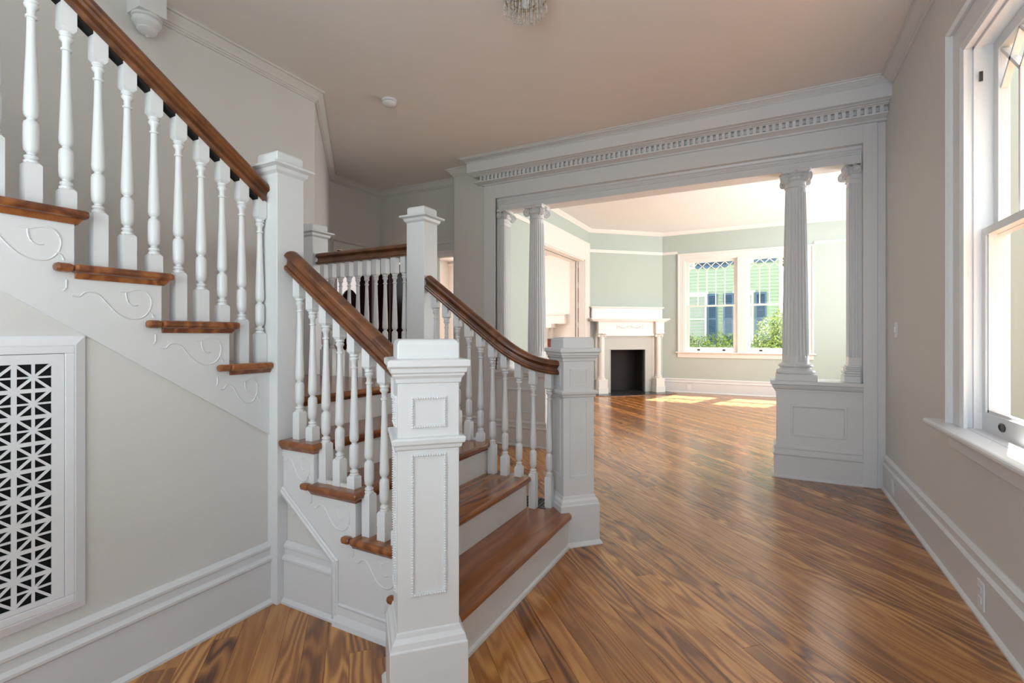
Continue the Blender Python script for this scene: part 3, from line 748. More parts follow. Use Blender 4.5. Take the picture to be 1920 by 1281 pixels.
# near stringer: sawtooth board with moulded lower edge over a panelled side
def saw(zlow):
    pts = [(-1.99, zlow), (-1.99, LZ - TH_)] if False else []
    return pts
def stringer(y0, y1, name):
    xb, zb2 = -1.99, .53
    poly = [(-2.0, TZ[3] - TH_), (XRISE[3], TZ[3] - TH_), (XRISE[3], TZ[2] - TH_), (XRISE[2], TZ[2] - TH_), (XRISE[2], TZ[1] - TH_), (XRISE[1], TZ[1] - TH_), (XRISE[1], TZ[0] - TH_), (-1.06, TZ[0] - TH_), (-1.06, 0), (-1.655, 0), (-1.655, .275), (-2.0, .535)]
    rings = [[(a, y0, b) for a, b in poly], [(a, y1, b) for a, b in poly]]
    return MB().loft(rings).build(name, 'trim', stair)
stringer(YS, YS + .03, 'stringer'); stringer(YF - .03, YF, 'stringer')
for y_, sg in ((YS, -1), (YF, 1)):
    MB().box(-2.0, -1.6, y_ - sg * .034, y_ - sg * .022, 0, .60).build('side_panel', 'wall' if sg < 0 else 'trim', stair)
    yy = y_
    pr = [(0, 0), (0, .006), (.006, .012), (.014, .008), (.022, .014), (.034, .010), (.034, 0)]
    e1 = [(-1.995, .545), (-1.640, .277), (-1.640, .02)]
    rings = []
    for i, (px_, pz_) in enumerate(e1):
        dirs = []
        if i > 0: dirs.append(Vector((e1[i][0] - e1[i - 1][0], e1[i][1] - e1[i - 1][1])).normalized())
        if i < 2: dirs.append(Vector((e1[i + 1][0] - e1[i][0], e1[i + 1][1] - e1[i][1])).normalized())
        ns = [Vector((d_.y, -d_.x)) for d_ in dirs]; m_ = sum(ns, Vector((0, 0))); m_ = m_ / m_.dot(ns[0])
        rings.append([(px_ + m_.x * p_, yy + sg * (o + .0005), pz_ + m_.y * p_) for p_, o in pr])
    MB().loft(rings).build('stringer_molding', 'trim', stair)
    MB().mold([(-2.0, y_ - sg * .022), (-1.655, y_ - sg * .022)], BASE, side=1 if sg < 0 else -1).build('baseboard', 'trim', stair, smooth=35)
    MB().mold([(-1.655, y_), (-1.06, y_)], [(0, 0), (.026, 0), (.022, .02), (.008, .045), (.004, .075), (.008, .085), (0, .09)], side=1 if sg < 0 else -1).build('shoe_molding', 'trim', stair)
# upper flight
for k in range(8):
    y1 = YR[k] + .032; y0 = YR[k + 1] - .01
    if k == 0: y1 = 1.481
    m_ = MB().box(XL, XS + .035, y0, y1, UZ[k] - TH_, UZ[k])
    m_.box(XS + .0005, XS + .035, y0 - .05, y0, UZ[k] - TH_, UZ[k])
    m_.build('tread', 'tread_u', stair, bevel=.011)
    MB().mold([(XS, YR[k + 1]), (XS, min(YR[k], 1.478)), (XL, min(YR[k], 1.478))], [(0, -.018), (.007, -.018), (.016, -.004), (.018, 0), (0, 0)], side=1, z=UZ[k] - TH_).build('cove_molding', 'tread_u', stair)
    MB().box(XL, XS - .004, YR[k] - .02, YR[k], UZ[k - 1] if k else LZ, UZ[k] - TH_).build('riser', 'trim', stair)
poly = []
gz = lambda y: .803 + .671 * (1.455 - y)
poly = [(1.49, gz(1.49)), (1.49, UZ[0] - TH_)]
for k in range(8):
    poly += [(YR[k + 1], UZ[k] - TH_)]
    if k < 7: poly += [(YR[k + 1], UZ[k + 1] - TH_)]
poly += [(YR[8], gz(YR[8]))]
MB().loft([[(XS, a, b) for a, b in poly], [(XS - .03, a, b) for a, b in poly]]).build('stringer', 'trim', stair)
# wall below the upper flight
wp = [(1.49, 0), (1.49, gz(1.49) + .02), (YR[8], gz(YR[8]) + .02), (FRONT, 2.9), (FRONT, 0)]
VZ0, VZ1, VY1 = .36, 1.215, .755
mb = MB().loft([[(XV, a, b) for a, b in wp], [(XV - .09, a, b) for a, b in wp]])
struct(mb, 'wall_under_stair', 'wall', 'greige wall under the upper stair flight holding the metal grille', 'wall')
struct(MB().mold([(XV, FRONT), (XV, 1.485)], BASE, side=1), 'baseboard_left', 'trim', 'tall moulded white baseboard under the metal grille', 'baseboard', smooth=35)

# scroll brackets
SCR = [[(510, 695), (540, 697), (565, 695), (590, 670), (625, 655), (680, 665), (725, 695), (780, 760), (850, 830), (920, 865), (980, 872), (1050, 860), (1100, 820), (1130, 760), (1135, 700), (1115, 650), (1075, 615), (1020, 607), (970, 620), (930, 635), (865, 632)],
       [(922, 640), (922, 670), (930, 705), (945, 735), (962, 747), (985, 752), (1018, 745)], [(1110, 805), (1135, 812), (1150, 830), (1157, 855)], [(470, 568), (470, 610), (466, 640), (445, 660)]]
def smooth_path(p, n=4):
    out = []
    for i in range(len(p) - 1):
        p0, p1, p2, p3 = p[max(i - 1, 0)], p[i], p[i + 1], p[min(i + 2, len(p) - 1)]
        for k in range(n):
            t_ = k / n
            out.append(tuple(.5 * (2 * p1[j] + (p2[j] - p0[j]) * t_ + (2 * p0[j] - 5 * p1[j] + 4 * p2[j] - p3[j]) * t_ * t_ + (3 * p1[j] - p0[j] - 3 * p2[j] + p3[j]) * t_ ** 3) for j in range(2)))
    out.append(p[-1]); return out
def scroll(fn, run=1.0, only=None):
    m_ = MB()
    for i, path in enumerate(SCR):
        pts = []
        for x, y in smooth_path(path):
            a = (1230 - x) * .000375 * run; b = (y - 560) * .00041
            pts.append(fn(a, b))
        m_.tube(pts, .0034, 5)
    m_.build('scroll_bracket', 'trim', stair, smooth=60)
for k in range(1, 5):
    scroll(lambda a, b, k=k: (XS - .0005, YR[k] - a, UZ[k - 1 + 0 if False else k - 1] - TH_ - .02 - b) if False else (XS - .0005, YR[k] - a + .0, UZ[k] - TH_ - .02 - b))
scroll(lambda a, b: (XS - .0005, 1.445 - a, UZ[0] - TH_ - .02 - b), .72)
for k in range(4):
    rn = .93 if k < 3 else .72
    xe = XRISE[k] if k else -1.12
    scroll(lambda a, b, k=k, xe=xe: (xe - .0 - a, YS - .0005, TZ[k] - TH_ - .02 - b), rn if k else .9)

# balusters: square foot, turned shaft, square head; the turning follows the rake
def baluster(x, y, zfoot, zt, zhead, hb=.0215, sl=(0, 0)):
    """zt = underside of the square head"""
    m_ = MB()
    zb_ = zt - .528
    m_.square(x, y, [(hb, zfoot), (hb, zb_ - .008), (hb - .006, zb_)])
    P_ = [(.0125, 0), (.0185, -.003), (.0195, -.010), (.0150, -.016), (.0190, -.021), (.0185, -.027), (.0115, -.036), (.0108, -.055), (.0152, -.057), (.0152, -.063), (.0110, -.065), (.0128, -.15), (.0172, -.27), (.0195, -.345), (.0200, -.365), (.0182, -.378), (.0112, -.386), (.0112, -.391), (.0185, -.398), (.0205, -.41), (.0205, -.47), (.0190, -.489), (.0112, -.498), (.0112, -.503), (.0175, -.507), (.0185, -.513), (.0145, -.518), (.0195, -.522), (.0195, -.530)]
    m_.lathe(x, y, [(r, zt + q) for r, q in P_], 14)
    m_.square(x, y, [(hb - .008, zt - .002), (hb - .001, zt + .008), (hb, zt + .010)])
    sq = [(x + a * hb, y + b * hb) for a, b in ((1, 1), (-1, 1), (-1, -1), (1, -1))]
    m_.loft([[(a, b, zt + .010) for a, b in sq], [(a, b, zhead + sl[0] * (a - x) + sl[1] * (b - y)) for a, b in sq]])
    m_.build('baluster', 'trim', stair, smooth=40)
SL_ = .73
ztop = lambda x: 1.662 - SL_ * (x + 2.0)
ztu = lambda y: 1.945 + .683 * (1.513 - y)
for i in range(13):
    y = 1.458 - .0882 * i
    k = 0 if i < 2 else 1 + (i - 2) // 3
    if k > 7: break
    baluster(XU, y, UZ[k], ztu(y) - .195, ztu(y) - .10, sl=(0, -.683))
for i in range(10):
    x = -2.98 + .0867 * i
    baluster(x, YO, LZ, 1.67, 1.795)

# handrails
RPH = [(.024, -.046), (.034, -.042), (.037, -.034), (.033, -.026), (.024, -.024), (.019, -.014), (.018, -.004), (.024, .005), (.034, .008), (.039, .014), (.038, .024), (.032, .034), (.018, .041)]
RP = RPH + [(0, .044)] + [(-a, b) for a, b in reversed(RPH)]
def rail(path, name='handrail'):
    MB().sweep(path, RP).build(name, 'rail', stair, smooth=35)
def bez(p0, t0, p1, t1, n=16):
    p0, t0, p1, t1 = map(Vector, (p0, t0, p1, t1)); out = []
    for i in range(1, n + 1):
        q = i / n; h00 = 2 * q ** 3 - 3 * q ** 2 + 1; h10 = q ** 3 - 2 * q ** 2 + q; h01 = -2 * q ** 3 + 3 * q ** 2; h11 = q ** 3 - q ** 2
        out.append(tuple(p0 * h00 + t0 * h10 + p1 * h01 + t1 * h11))
    return out
OFF = .056
def lower_rail(yl, sg, new):
    p0 = (-2.005, yl, ztop(-2.005) - OFF); p1 = (-1.46, yl, ztop(-1.46) - OFF)
    rail([p0, p1])
    ex, ey = new[0] - .1 * .707 - .0, new[1] - sg * .1 * .707
    end = (ex + .012, ey + sg * .012, 1.052)
    e_ = [p1] + bez(p1, (.42, 0, -.42 * SL_), end, (.30, sg * .30, -.01))
    rail(e_, 'rail_easing')
    return e_
for yl, sg, new in ((YN, -1, NEW_N), (YO, 1, NEW_F)):
    easing = lower_rail(yl, sg, new)
    for i in range(10):
        x = -1.937 + .0867 * i if i < 8 else (-1.252, -1.172)[i - 8]
        k = 3 if i < 2 else (2 if i < 5 else (1 if i < 8 else 0))
        y, zc, sl = yl, ztop(x) - OFF, (-SL_, 0)
        for p_, q_ in zip(easing[:-1], easing[1:]):
            if p_[0] <= x <= q_[0]:
                f_ = (x - p_[0]) / (q_[0] - p_[0]); y = p_[1] + (q_[1] - p_[1]) * f_; zc = p_[2] + (q_[2] - p_[2]) * f_
                sl = ((q_[2] - p_[2]) / (q_[0] - p_[0]), 0)
        baluster(x, y, TZ[k], zc - .139, zc - .045, sl=sl)
rail([(XU, 1.485, ztu(1.485) - OFF), (XU, YR[8], ztu(YR[8]) - OFF)])
rail([(-3.03, YO, 1.830), (-2.11, YO, 1.830)])
MB().box(XU - .018, XU + .018, 0, 0, 0, 0) if False else None
# dark fillet under the upper rail
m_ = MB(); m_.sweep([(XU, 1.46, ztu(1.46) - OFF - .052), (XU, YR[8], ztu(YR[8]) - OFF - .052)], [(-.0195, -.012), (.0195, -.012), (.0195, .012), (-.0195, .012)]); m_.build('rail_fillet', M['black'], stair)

# newel posts
def tall_newel(cx, cy, z0):
    a = .0733
    n_ = MB().square(cx, cy, [(a, z0), (a, 2.02)]).build('newel_post', 'trim', stair, bevel=.003)
    MB().square(cx, cy, [(a, 2.0), (a + .012, 2.012), (a + .016, 2.028), (a + .036, 2.036), (a + .036, 2.046), (a + .028, 2.050), (a, 2.052)]).build('cap_molding', 'trim', n_)
    MB().square(cx, cy, [(a - .002, 2.05), (a - .002, 2.098), (a - .010, 2.108)]).build('cap_block', 'trim', n_, bevel=.004)
    return n_
tall_newel(-2.075, 1.555, 0)
tall_newel(-2.075, 2.640, 0)
tall_newel(-3.132, 2.640, LZ)
def box_newel(c, beads):
    cx, cy = c; R = PI / 4
    a = .100
    n_ = MB().square(cx, cy, [(.100, .24), (.100, .895)], R).square(cx, cy, [(.100, .91), (.100, 1.11)], R).build('newel_post', 'trim', stair, bevel=.002)
    MB().square(cx, cy, [(.126, 0), (.126, .240), (.122, .245), (.118, .262), (.108, .275), (.104, .29), (.100, .292)], R).build('plinth', 'trim', n_, bevel=.002)
    MB().square(cx, cy, [(.140, 0), (.140, .006), (.128, .024), (.125, .026)], R).build('shoe_molding', 'trim', n_)
    MB().square(cx, cy, [(.100, .875), (.108, .880), (.110, .892), (.118, .896), (.120, .912), (.116, .916), (.100, .918)], R).build('belt_molding', 'trim', n_, bevel=.002)
    MB().square(cx, cy, [(.100, 1.092), (.106, 1.094), (.108, 1.108), (.116, 1.118), (.116, 1.124), (.122, 1.128), (.124, 1.142), (.132, 1.148), (.132, 1.166), (.126, 1.170), (.1, 1.172)], R).build('cap_molding', 'trim', n_, bevel=.0015)
    MB().square(cx, cy, [(.101, 1.17), (.101, 1.218), (.097, 1.229), (.088, 1.236)], R).build('cap_block', 'trim', n_, bevel=.004)
    for f in range(4):
        ang = -PI / 4 + f * PI / 2
        nx, ny = math.cos(ang), math.sin(ang); tx, ty = -ny, nx
        def xf(u, o, z): return (cx + nx * (a + o) + tx * u, cy + ny * (a + o) + ty * u, z)
        for (hw, z0, z1) in ((.058, .945, 1.048), (.058, .40, .862)):
            m_ = MB(xf)
            fw_ = .010
            m_.box(-hw, -hw + fw_, -.002, .004, z0, z1).box(hw - fw_, hw, -.002, .004, z0, z1).box(-hw + fw_, hw - fw_, -.002, .004, z0, z0 + fw_).box(-hw + fw_, hw - fw_, -.002, .004, z1 - fw_, z1)
            if beads:
                nb = int(2 * hw / .0085)
                for i in range(nb + 1):
                    u = -hw + .005 + (2 * hw - .01) * i / nb
                    m_.octa((u, .005, z0 + .005), .0045); m_.octa((u, .005, z1 - .005), .0045)
                nb = int((z1 - z0) / .0085)
                for i in range(1, nb):
                    z = z0 + .005 + (z1 - z0 - .01) * i / nb
                    m_.octa((-hw + .005, .005, z), .0045); m_.octa((hw - .005, .005, z), .0045)
            m_.build('beaded_panel_frame' if beads else 'panel_frame', 'trim', n_, smooth=70 if beads else None)
    return n_
box_newel(NEW_N, True); box_newel(NEW_F, False)

# newel drop under the upper floor
pn = thing('newel_drop', 'white square post end with turned drop hanging from the stairwell corner', 'newel drop', (-3.235, 1.535, 3.0))
MB().square(-3.235, 1.535, [(.072, 3.125), (.072, 3.49)]).build('post', 'trim', pn, bevel=.002)
MB().lathe(-3.235, 1.535, [(a, b + .05) for a, b in [(.070, 3.075), (.075, 3.068), (.075, 3.058), (.064, 3.052), (.072, 3.047), (.074, 3.037), (.067, 3.020), (.050, 3.006), (.047, 2.999), (.052, 2.993), (.044, 2.980), (.026, 2.969), (.010, 2.963), (.008, 2.955), (.003, 2.950)]], 24).build('turned_drop', 'trim', pn, smooth=50)

# ------------------------------------------------------------------ metal return-air grille
gr = thing('air_grille', 'white stamped metal return air grille in the wall under the stair', 'grille', (XV, .3, .33))
xg = lambda a, o, z: (XV + o, a, z)
GY0, GY1, GZ0, GZ1 = -.20, .79, .33, 1.246
def frame(m_, y0, y1, z0, z1, wd, o0, o1):
    m_.box(y0, y1, o0, o1, z0, z0 + wd).box(y0, y1, o0, o1, z1 - wd, z1).box(y0, y0 + wd, o0, o1, z0 + wd, z1 - wd).box(y1 - wd, y1, o0, o1, z0 + wd, z1 - wd)
m_ = MB(xg)
pr = [(0, 0), (0, .010), (.028, .020), (.032, .020), (.032, 0)]
cor = [(GY0, GZ0), (GY1, GZ0), (GY1, GZ1), (GY0, GZ1)]
rings = []
for q, (sy, sz) in zip(cor, ((1, 1), (-1, 1), (-1, -1), (1, -1))):
    rings.append([(q[0] + sy * p_, o, q[1] + sz * p_) for p_, o in pr])
rings.append(rings[0]); m_.loft(rings, cap=False); m_.build('border_trim', 'grille', gr)
m_ = MB(xg); frame(m_, GY0 + .032, GY1 - .032, GZ0 + .032, GZ1 - .032, .025, 0, .020); m_.build('frame', 'grille', gr, bevel=.002)
hy0, hy1, hz0, hz1 = -.10, .700, .405, 1.157
m_ = MB(xg)
py0, py1, pz0, pz1 = GY0 + .0585, GY1 - .0585, GZ0 + .0585, GZ1 - .0585
m_.box(py0, py1, .012, .018, pz0, hz0).box(py0, py1, .012, .018, hz1, pz1).box(py0, hy0, .012, .018, hz0, hz1).box(hy1, py1, .012, .018, hz0, hz1)
NCOL, NROW = 9, 9
import itertools
GE = (((k * 7) % 397) * 2.5e-6 for k in itertools.count())
cw_, ch_ = (hy1 - hy0) / NCOL, (hz1 - hz0) / NROW
def gbar(y0, z0, y1, z1, wd):
    dy, dz = y1 - y0, z1 - z0; L = math.hypot(dy, dz); ny, nz = -dz / L * wd / 2, dy / L * wd / 2
    q = [(y0 + ny, z0 + nz), (y1 + ny, z1 + nz), (y1 - ny, z1 - nz), (y0 - ny, z0 - nz)]
    e_ = next(GE); m_.loft([[(u, .0125 - e_, v) for u, v in q], [(u, .0178 - e_, v) for u, v in q]])
for i in range(NCOL):
    yc = hy1 - (i + .5) * cw_
    gbar(yc, hz0, yc, hz1, .0075)
    if i: gbar(hy1 - i * cw_, hz0, hy1 - i * cw_, hz1, .0125)
    for j in range(NROW):
        zc = hz0 + (j + .5) * ch_
        for sy in (-1, 1):
            for sz in (-1, 1): gbar(yc, zc, yc + sy * cw_ / 2, zc + sz * ch_ / 2, .0075)
for j in range(NROW):
    gbar(hy0, hz0 + (j + .5) * ch_, hy1, hz0 + (j + .5) * ch_, .0062)
    if j: gbar(hy0, hz0 + j * ch_, hy1, hz0 + j * ch_, .0125)
m_.build('stamped_panel', 'grille', gr)
MB(xg).box(py0, py1, .0005, .003, pz0, pz1).build('dark_backing', 'black', gr, label='black backing sheet behind the grille')  # flat black sheet behind the bars

# ------------------------------------------------------------------ switch, outlets, smoke alarm, floor register
def plate(name, xf, a, z, lab, cat, rocker=True, group=None):
    t = thing(name, lab, cat, xf(a, 0, z - .06), group)
    MB(xf).box(a - .037, a + .037, 0, .006, z - .06, z + .06).build('cover_plate', 'plastic', t, bevel=.003)
    if rocker: MB(xf).box(a - .010, a + .010, .006, .015, z - .024, z + .024).build('toggle', 'plastic', t, bevel=.002)
    else:
        for dz in (-.022, .022): MB(xf).box(a - .016, a + .016, .006, .010, z + dz - .014, z + dz + .014).build('socket', 'plastic', t, bevel=.004)
xo = lambda a, o, z: (XR - .0205 - o, a, z)
plate('light_switch', xr, 4.52, 1.286, 'white light switch on the greige wall beside the casing', 'switch')
plate('wall_outlet', xo, 4.52, .118, 'white outlet in the baseboard at the corner below the light switch', 'outlet', False)
plate('wall_outlet', xo, 2.83, .115, 'white outlet in the baseboard below the hall window', 'outlet', False)
plate('wall_outlet', lambda a, o, z: (a, YP - .022 - o, z), -1.49, .115, 'white outlet in the parlor baseboard beside the corner fireplace', 'outlet', False)
sd = thing('smoke_detector', 'round white smoke detector on the hall ceiling', 'smoke detector', (-2.85, 3.18, H - .04))
MB().lathe(-2.85, 3.18, [(.062, H), (.062, H - .012), (.056, H - .016)], 28).build('mount', 'plastic', sd, smooth=40)
MB().lathe(-2.85, 3.18, [(.050, H - .012), (.050, H - .022)], 24).build('vent_ring', 'iron', sd, smooth=40)
MB().lathe(-2.85, 3.18, [(.058, H - .022), (.056, H - .034), (.044, H - .044), (.012, H - .046)], 28).build('cover', 'plastic', sd, smooth=40)
fr_ = thing('floor_register', 'black iron floor register on the boards behind the staircase', 'register', (-1.53, 3.29, 0))
m_ = MB(); frame_x0, frame_x1, frame_y0, frame_y1 = -1.68, -1.38, 3.19, 3.39
m_.box(frame_x0, frame_x1, frame_y0, frame_y0 + .02, 0, .006).box(frame_x0, frame_x1, frame_y1 - .02, frame_y1, 0, .006).box(frame_x0, frame_x0 + .02, frame_y0 + .02, frame_y1 - .02, 0, .006).box(frame_x1 - .02, frame_x1, frame_y0 + .02, frame_y1 - .02, 0, .006)
m_.build('frame', 'iron', fr_)
for k in range(9): MB().box(-1.66 + .029 * k + .008, -1.66 + .029 * k + .018, 3.21, 3.37, .0005, .005).build('slat', 'iron', fr_)
MB().box(-1.66, -1.40, 3.21, 3.37, .0003, .0012).build('duct', 'black', fr_)

# ------------------------------------------------------------------ crystal ceiling light
CXL, CYL = -1.25, 2.55
CZ = H - 3.22 + .04
ch = thing('ceiling_light', 'small crystal beaded ceiling light with brass ring', 'ceiling light', (CXL, CYL, (3.04 + CZ)))
MB().lathe(CXL, CYL, [(.06, H), (.058, H - .015), (.02, H - .03), (.012, H - .04), (.012, H - .075)], 20).build('canopy', 'brass', ch, smooth=40)
def ring(R, z, r, name):
    m_ = MB(); n = 36
    rings = [[(CXL + (R + r * math.cos(2 * PI * k / 8)) * math.cos(2 * PI * i / n), CYL + (R + r * math.cos(2 * PI * k / 8)) * math.sin(2 * PI * i / n), z + r * math.sin(2 * PI * k / 8)) for k in range(8)] for i in range(n)]
    rings.append(rings[0]); m_.loft(rings, cap=False); m_.build(name, 'brass', ch, smooth=50)
ring(.125, (3.150 + CZ), .006, 'brass_ring'); ring(.078, (3.135 + CZ), .005, 'brass_ring')
MB().lathe(CXL, CYL, [(.012, (3.15 + CZ)), (.018, (3.145 + CZ)), (.02, (3.115 + CZ)), (.014, (3.10 + CZ)), (.008, (3.09 + CZ))], 14).build('lamp_holder', 'plastic', ch, smooth=50)
for R, n, z0, z1, sag in ((.125, 30, (3.145 + CZ), (3.085 + CZ), 0), (.100, 24, (3.14 + CZ), (3.065 + CZ), 0), (.075, 18, (3.13 + CZ), (3.048 + CZ), 0), (.04, 10, (3.11 + CZ), (3.036 + CZ), 0)):
    for i in range(n):
        a = 2 * PI * (i + .5 * (R < .11)) / n; m_ = MB(); z = z0; k = 0
        while z > z1:
            r = .0042 if k % 3 else .0055
            m_.octa((CXL + R * math.cos(a), CYL + R * math.sin(a), z), r, r * 1.15); z -= r * 2.2; k += 1
        m_.octa((CXL + R * math.cos(a), CYL + R * math.sin(a), z - .005), .0055, .010)
        m_.build('crystal_strand', 'crystal', ch)
m_ = MB()
for i in range(4):
    a = PI / 2 * i; m_.tube([(CXL, CYL, (3.148 + CZ)), (CXL + .125 * math.cos(a), CYL + .125 * math.sin(a), (3.150 + CZ))], .004)
m_.build('ring_arms', 'brass', ch)

# ------------------------------------------------------------------ rear hall doors
dr = thing('door_2', 'dark wooden outside door with bright arched glass at the rear hall', 'door', (-4.89, 4.74, 0), kind='structure')
xh = lambda a, o, z: (-4.87 + o, a, z)
MB(xh).box(4.40, 4.42, -.05, .0, .0, 2.34).box(4.86, 5.08, -.05, 0, 0, 2.34).box(4.42, 4.86, -.05, 0, 0, 1.25).box(4.42, 4.86, -.05, 0, 2.2, 2.34).build('leaf', 'mahogany', dr)
MB(xh).box(4.42, 4.86, -.03, -.024, 1.25, 2.2).build('pane', 'glass', dr)
ar = MB(xh)
n = 14; A_ = [(4.69 - .17 * math.cos(PI * k / n), 1.55 + .30 * math.sin(PI * k / n)) for k in range(n + 1)]
poly = A_ + [(4.86, 1.25), (4.52, 1.25)]
ar.loft([[(a, -.022, b) for a, b in poly], [(a, -.004, b) for a, b in poly]]); ar.build('arched_panel', 'mahogany', dr)
MB(xh).box(4.34, 4.40, .05, .075, 0, 2.34).box(4.34, 5.16, .05, .075, 2.34, 2.42).build('casing', 'trim', dr)
MB(xh).box(5.08, 5.195, .05, .075, 0, 2.34).build('casing', 'mahogany', dr)
dr3 = thing('door_3', 'dark mahogany panelled door in the rear wall of the hall', 'door', (-4.29, 5.22, 0), kind='structure')
MB().box(-4.655, -3.985, 5.215, 5.25, 0, 2.22).build('leaf', 'mahogany', dr3)
for (a, b) in ((-4.58, -4.36), (-4.28, -4.06)):
    for (c_, e_) in ((.2, .95), (1.1, 2.08)): MB().box(a, b, 5.205, 5.216, c_, e_).build('raised_panel', 'mahogany', dr3, bevel=.006)
MB().box(-4.79, -4.655, 5.18, 5.2, 0, 2.24).build('casing', 'mahogany', dr3)
MB().box(-4.79, -3.985, 5.175, 5.2, 2.24, 2.36).box(-3.985, -3.925, 5.175, 5.2, 0, 2.36).build('casing', 'trim', dr3)
MB().lathe(-4.05, 5.18, [(.0, 0), ], 3) if False else None
dr4 = thing('door_4', 'open doorway to the bright dining room behind the landing newel', 'doorway', (-3.69, 5.2, 0), kind='structure')
MB().box(-3.92, -3.41, 5.165, 5.2, 2.26, 2.31).box(-3.92, -3.41, 5.15, 5.2, 2.31, 2.335).build('head_casing', 'trim_warm', dr4)
MB().box(-3.92, -3.905, 5.2, 5.35, 0, 2.28).box(-3.475, -3.46, 5.2, 5.35, 0, 2.28).build('jamb', 'trim_warm', dr4)

# ------------------------------------------------------------------ outdoors
ep = thing('entrance_sky_blocker', 'unseen white roof and deck added to cut sky light at the entrance', 'sky blocker', (-.5, -2.6, -.2))
MB().box(-4, 1.6, -4.2, FRONT - .16, 3.0, 3.2).build('roof_slab', 'ext_white', ep)  # unseen slab added to keep sky light off the entrance opening
MB().box(-4, 1.6, -4.2, FRONT - .16, -.3, -.1).build('added_deck', 'ext_white', ep)  # unseen deck added below to reflect light at the entrance
struct(MB().box(-40, 40, 11.6, 60, -.75, -.6).box(T + .1, 40, -20, 11.6, -.75, -.6), 'ground', 'lawn', 'lawn outside between the houses', 'lawn')
YH = 17.0
nh = thing('neighbor_house', 'pale green clapboard house with blue shutters outside the parlor windows', 'house', (-3, YH, -.6))
m_ = MB()
for k in range(62):
    z = -.4 + k * .105
    m_.prism([(YH + .03, z), (YH - .030, z), (YH - .002, z + .112), (YH + .03, z + .112)], 'x', -9.0, .33)
sd_ = m_.build('clapboard_siding', 'siding', nh, kind='stuff')
MB().box(-9, .33, YH + .03, YH + 5, -.6, 6.2).build('wall', 'siding', nh)
MB().box(.33, .42, YH - .04, YH + 5, -.6, 6.2).build('corner_board', 'ext_white', nh)
MB().box(-9.3, .9, YH - .5, YH + 5.4, 6.1, 6.4).build('roof', 'roof', nh)
def ext_window(x0, x1, z0, z1, sh):
    f = MB().box(x0, x1, YH - .05, YH, z0, z0 + .06).box(x0, x1, YH - .05, YH, z1 - .08, z1).box(x0, x0 + .06, YH - .05, YH, z0 + .06, z1 - .08).box(x1 - .06, x1, YH - .05, YH, z0 + .06, z1 - .08).box(x0 + .06, x1 - .06, YH - .045, YH, (z0 + z1) / 2 - .02, (z0 + z1) / 2 + .02).box(x0 - .05, x1 + .05, YH - .07, YH, z1, z1 + .06).build('window', 'ext_white', nh)
    MB().box(x0 + .06, x1 - .06, YH - .03, YH - .024, z0 + .06, z1 - .08).build('pane', 'glass', f)
    c_ = MB(); n = 24
    for i in range(n):
        a = x0 + .06 + (x1 - x0 - .12) * i / n; b = x0 + .06 + (x1 - x0 - .12) * (i + 1) / n
        c_.box(a, b, YH - .022 + .006 * (i % 2), YH - .019, z0 + .06, z1 - .08)
    c_.build('curtain', 'curtain', f)
    for (a, b) in sh:
        q = MB().box(a, a + .05, YH - .075, YH - .03, z0, z1).box(b - .05, b, YH - .075, YH - .03, z0, z1).box(a + .05, b - .05, YH - .075, YH - .03, z0, z0 + .07).box(a + .05, b - .05, YH - .075, YH - .03, z1 - .07, z1).box(a + .05, b - .05, YH - .075, YH - .03, (z0 + z1) / 2 - .03, (z0 + z1) / 2 + .03).build('shutter', 'shutter', nh)
        lv = MB(); z = z0 + .08
        while z < z1 - .1:
            lv.prism([(YH - .035, z), (YH - .07, z - .0), (YH - .068, z + .01), (YH - .033, z + .035)], 'x', a + .05, b - .05); z += .04
        lv.build('louvers', 'shutter', q)
ext_window(-2.75, -1.74, .95, 2.58, ((-3.05, -2.77), (-1.715, -1.42)))
ext_window(-.92, -.37, .95, 2.58, ((-1.235, -.94), (-.33, -.01)))
ext_window(-2.75, -2.1, 3.42, 5.0, ((-3.05, -2.77), (-2.07, -1.1)))
ext_window(-.75, -.37, 3.50, 5.0, ((-1.07, -.78), (-.33, .25)))
h2 = thing('far_house', 'cream house with a dark porch farther off behind the green house', 'house', (2.5, 26, -.6))
MB().box(1.0, 7, 26, 30, -.6, 5).build('wall', 'ext_yellow', h2)
MB().box(.7, 7.3, 25, 30.5, 5, 5.3).build('roof', 'roof', h2)
for k in range(4):
    wq = MB().box(1.3 + k * 1.2, 2.0 + k * 1.2, 25.93, 26, 1.2, 2.9).build('window', 'ext_white', h2)
    MB().box(1.36 + k * 1.2, 1.94 + k * 1.2, 25.91, 25.935, 1.26, 2.84).build('pane', 'iron', wq)
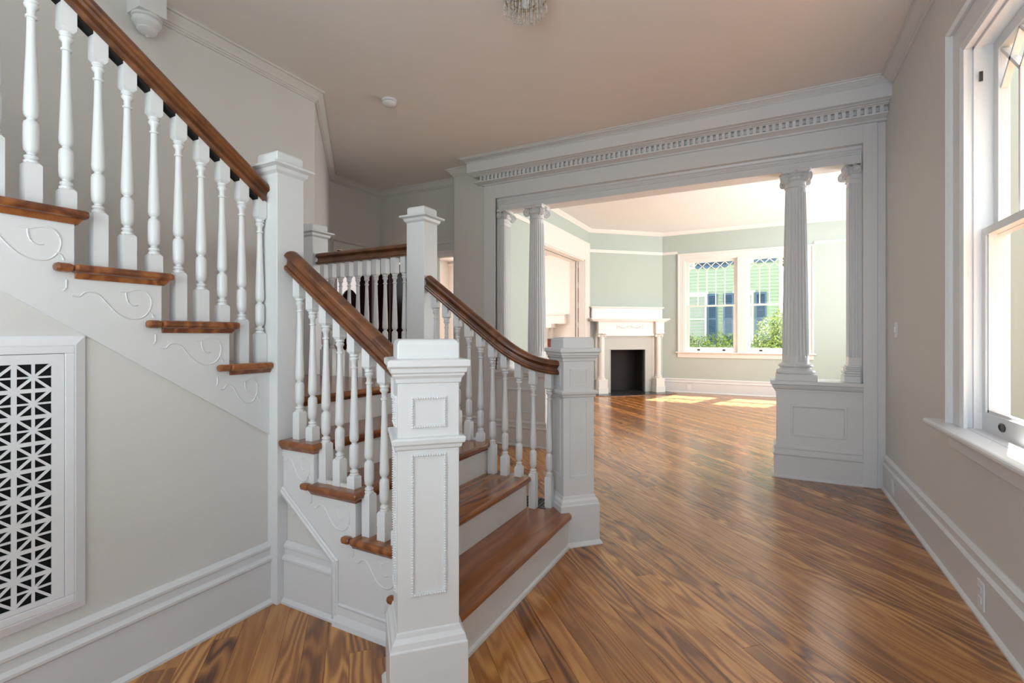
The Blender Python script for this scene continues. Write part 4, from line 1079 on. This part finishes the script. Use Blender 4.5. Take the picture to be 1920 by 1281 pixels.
def plant(name, lab, cat, boxes, n, mat, seed, group=None, size=.05):
    rg = random.Random(seed)
    cx = sum((b[0] + b[1]) / 2 for b in boxes) / len(boxes); cy = (boxes[0][2] + boxes[0][3]) / 2
    t = thing(name, lab, cat, (cx, cy, -.6), group)
    m_ = MB()
    for _ in range(n):
        b = rg.choice(boxes)
        while True:
            u, v, w_ = rg.uniform(-1, 1), rg.uniform(-1, 1), rg.uniform(-1, 1)
            q = u * u + v * v + w_ * w_
            if .25 < q ** .5 and u ** 4 + v ** 4 + w_ ** 4 < 1: break
        p = Vector(((b[0] + b[1]) / 2 + u * (b[1] - b[0]) / 2, (b[2] + b[3]) / 2 + v * (b[3] - b[2]) / 2, (b[4] + b[5]) / 2 + w_ * (b[5] - b[4]) / 2))
        A1 = Vector((rg.uniform(-1, 1), rg.uniform(-1, 1), rg.uniform(-.6, 1))).normalized(); B1 = A1.cross(Vector((rg.uniform(-1, 1), rg.uniform(-1, 1), rg.uniform(-1, 1)))).normalized()
        L = size * rg.uniform(.6, 1.3)
        m_.add([tuple(p), tuple(p + A1 * L * .5 + B1 * L * .28), tuple(p + A1 * L), tuple(p + A1 * L * .5 - B1 * L * .28)], [(0, 1, 2, 3)])
    f = m_.build('foliage', mat, t, kind='stuff')
    st_ = MB()
    for b in boxes[:4]:
        x, y = (b[0] + b[1]) / 2, (b[2] + b[3]) / 2
        st_.tube([(x, y, -.6), (x + .05, y, (b[4] + b[5]) / 2), (x - .03, y + .04, b[5] - .15)], [.03, .02, .008])
    st_.build('stems', 'bark', t)
plant('hedge', 'clipped yellow green hedge below the parlor windows', 'hedge', [(-2.75 + k * .42, -2.05 + k * .42, 13.1, 13.8, -.5, 1.27 + .07 * math.sin(k * 2.3)) for k in range(5)], 15000, 'leaf', 5)
plant('shrub', 'tall light green shrub in front of the green house corner', 'shrub', [(-.25, .6, 13.0, 13.9, .2, 1.70), (0.05, 1.0, 13.1, 13.9, .5, 1.88), (-.36, .35, 13.0, 13.9, -.5, 1.30), (.2, 1.2, 13.1, 14, -.5, 1.5)], 13000, 'leaf2', 6, None, .06)
# porch side outside the hall window
pw = thing('side_house', 'white and cream neighbouring porch outside the hall window', 'house', (4.5, 4, -.6))
MB().box(4.6, 7, -3, 12, -.6, 6).build('wall', 'ext_yellow', pw)
MB().box(4.3, 4.62, -3, 12, -.6, .7).build('porch_base', 'ext_white', pw)
for k in range(8): MB().box(4.3, 4.48, .4 + k * 1.3, .58 + k * 1.3, .7, 3.6).build('porch_post', 'ext_white', pw)
MB().box(4.25, 7.2, -3.2, 12.2, 3.6, 4.0).build('roof_slab', 'ext_white', pw)
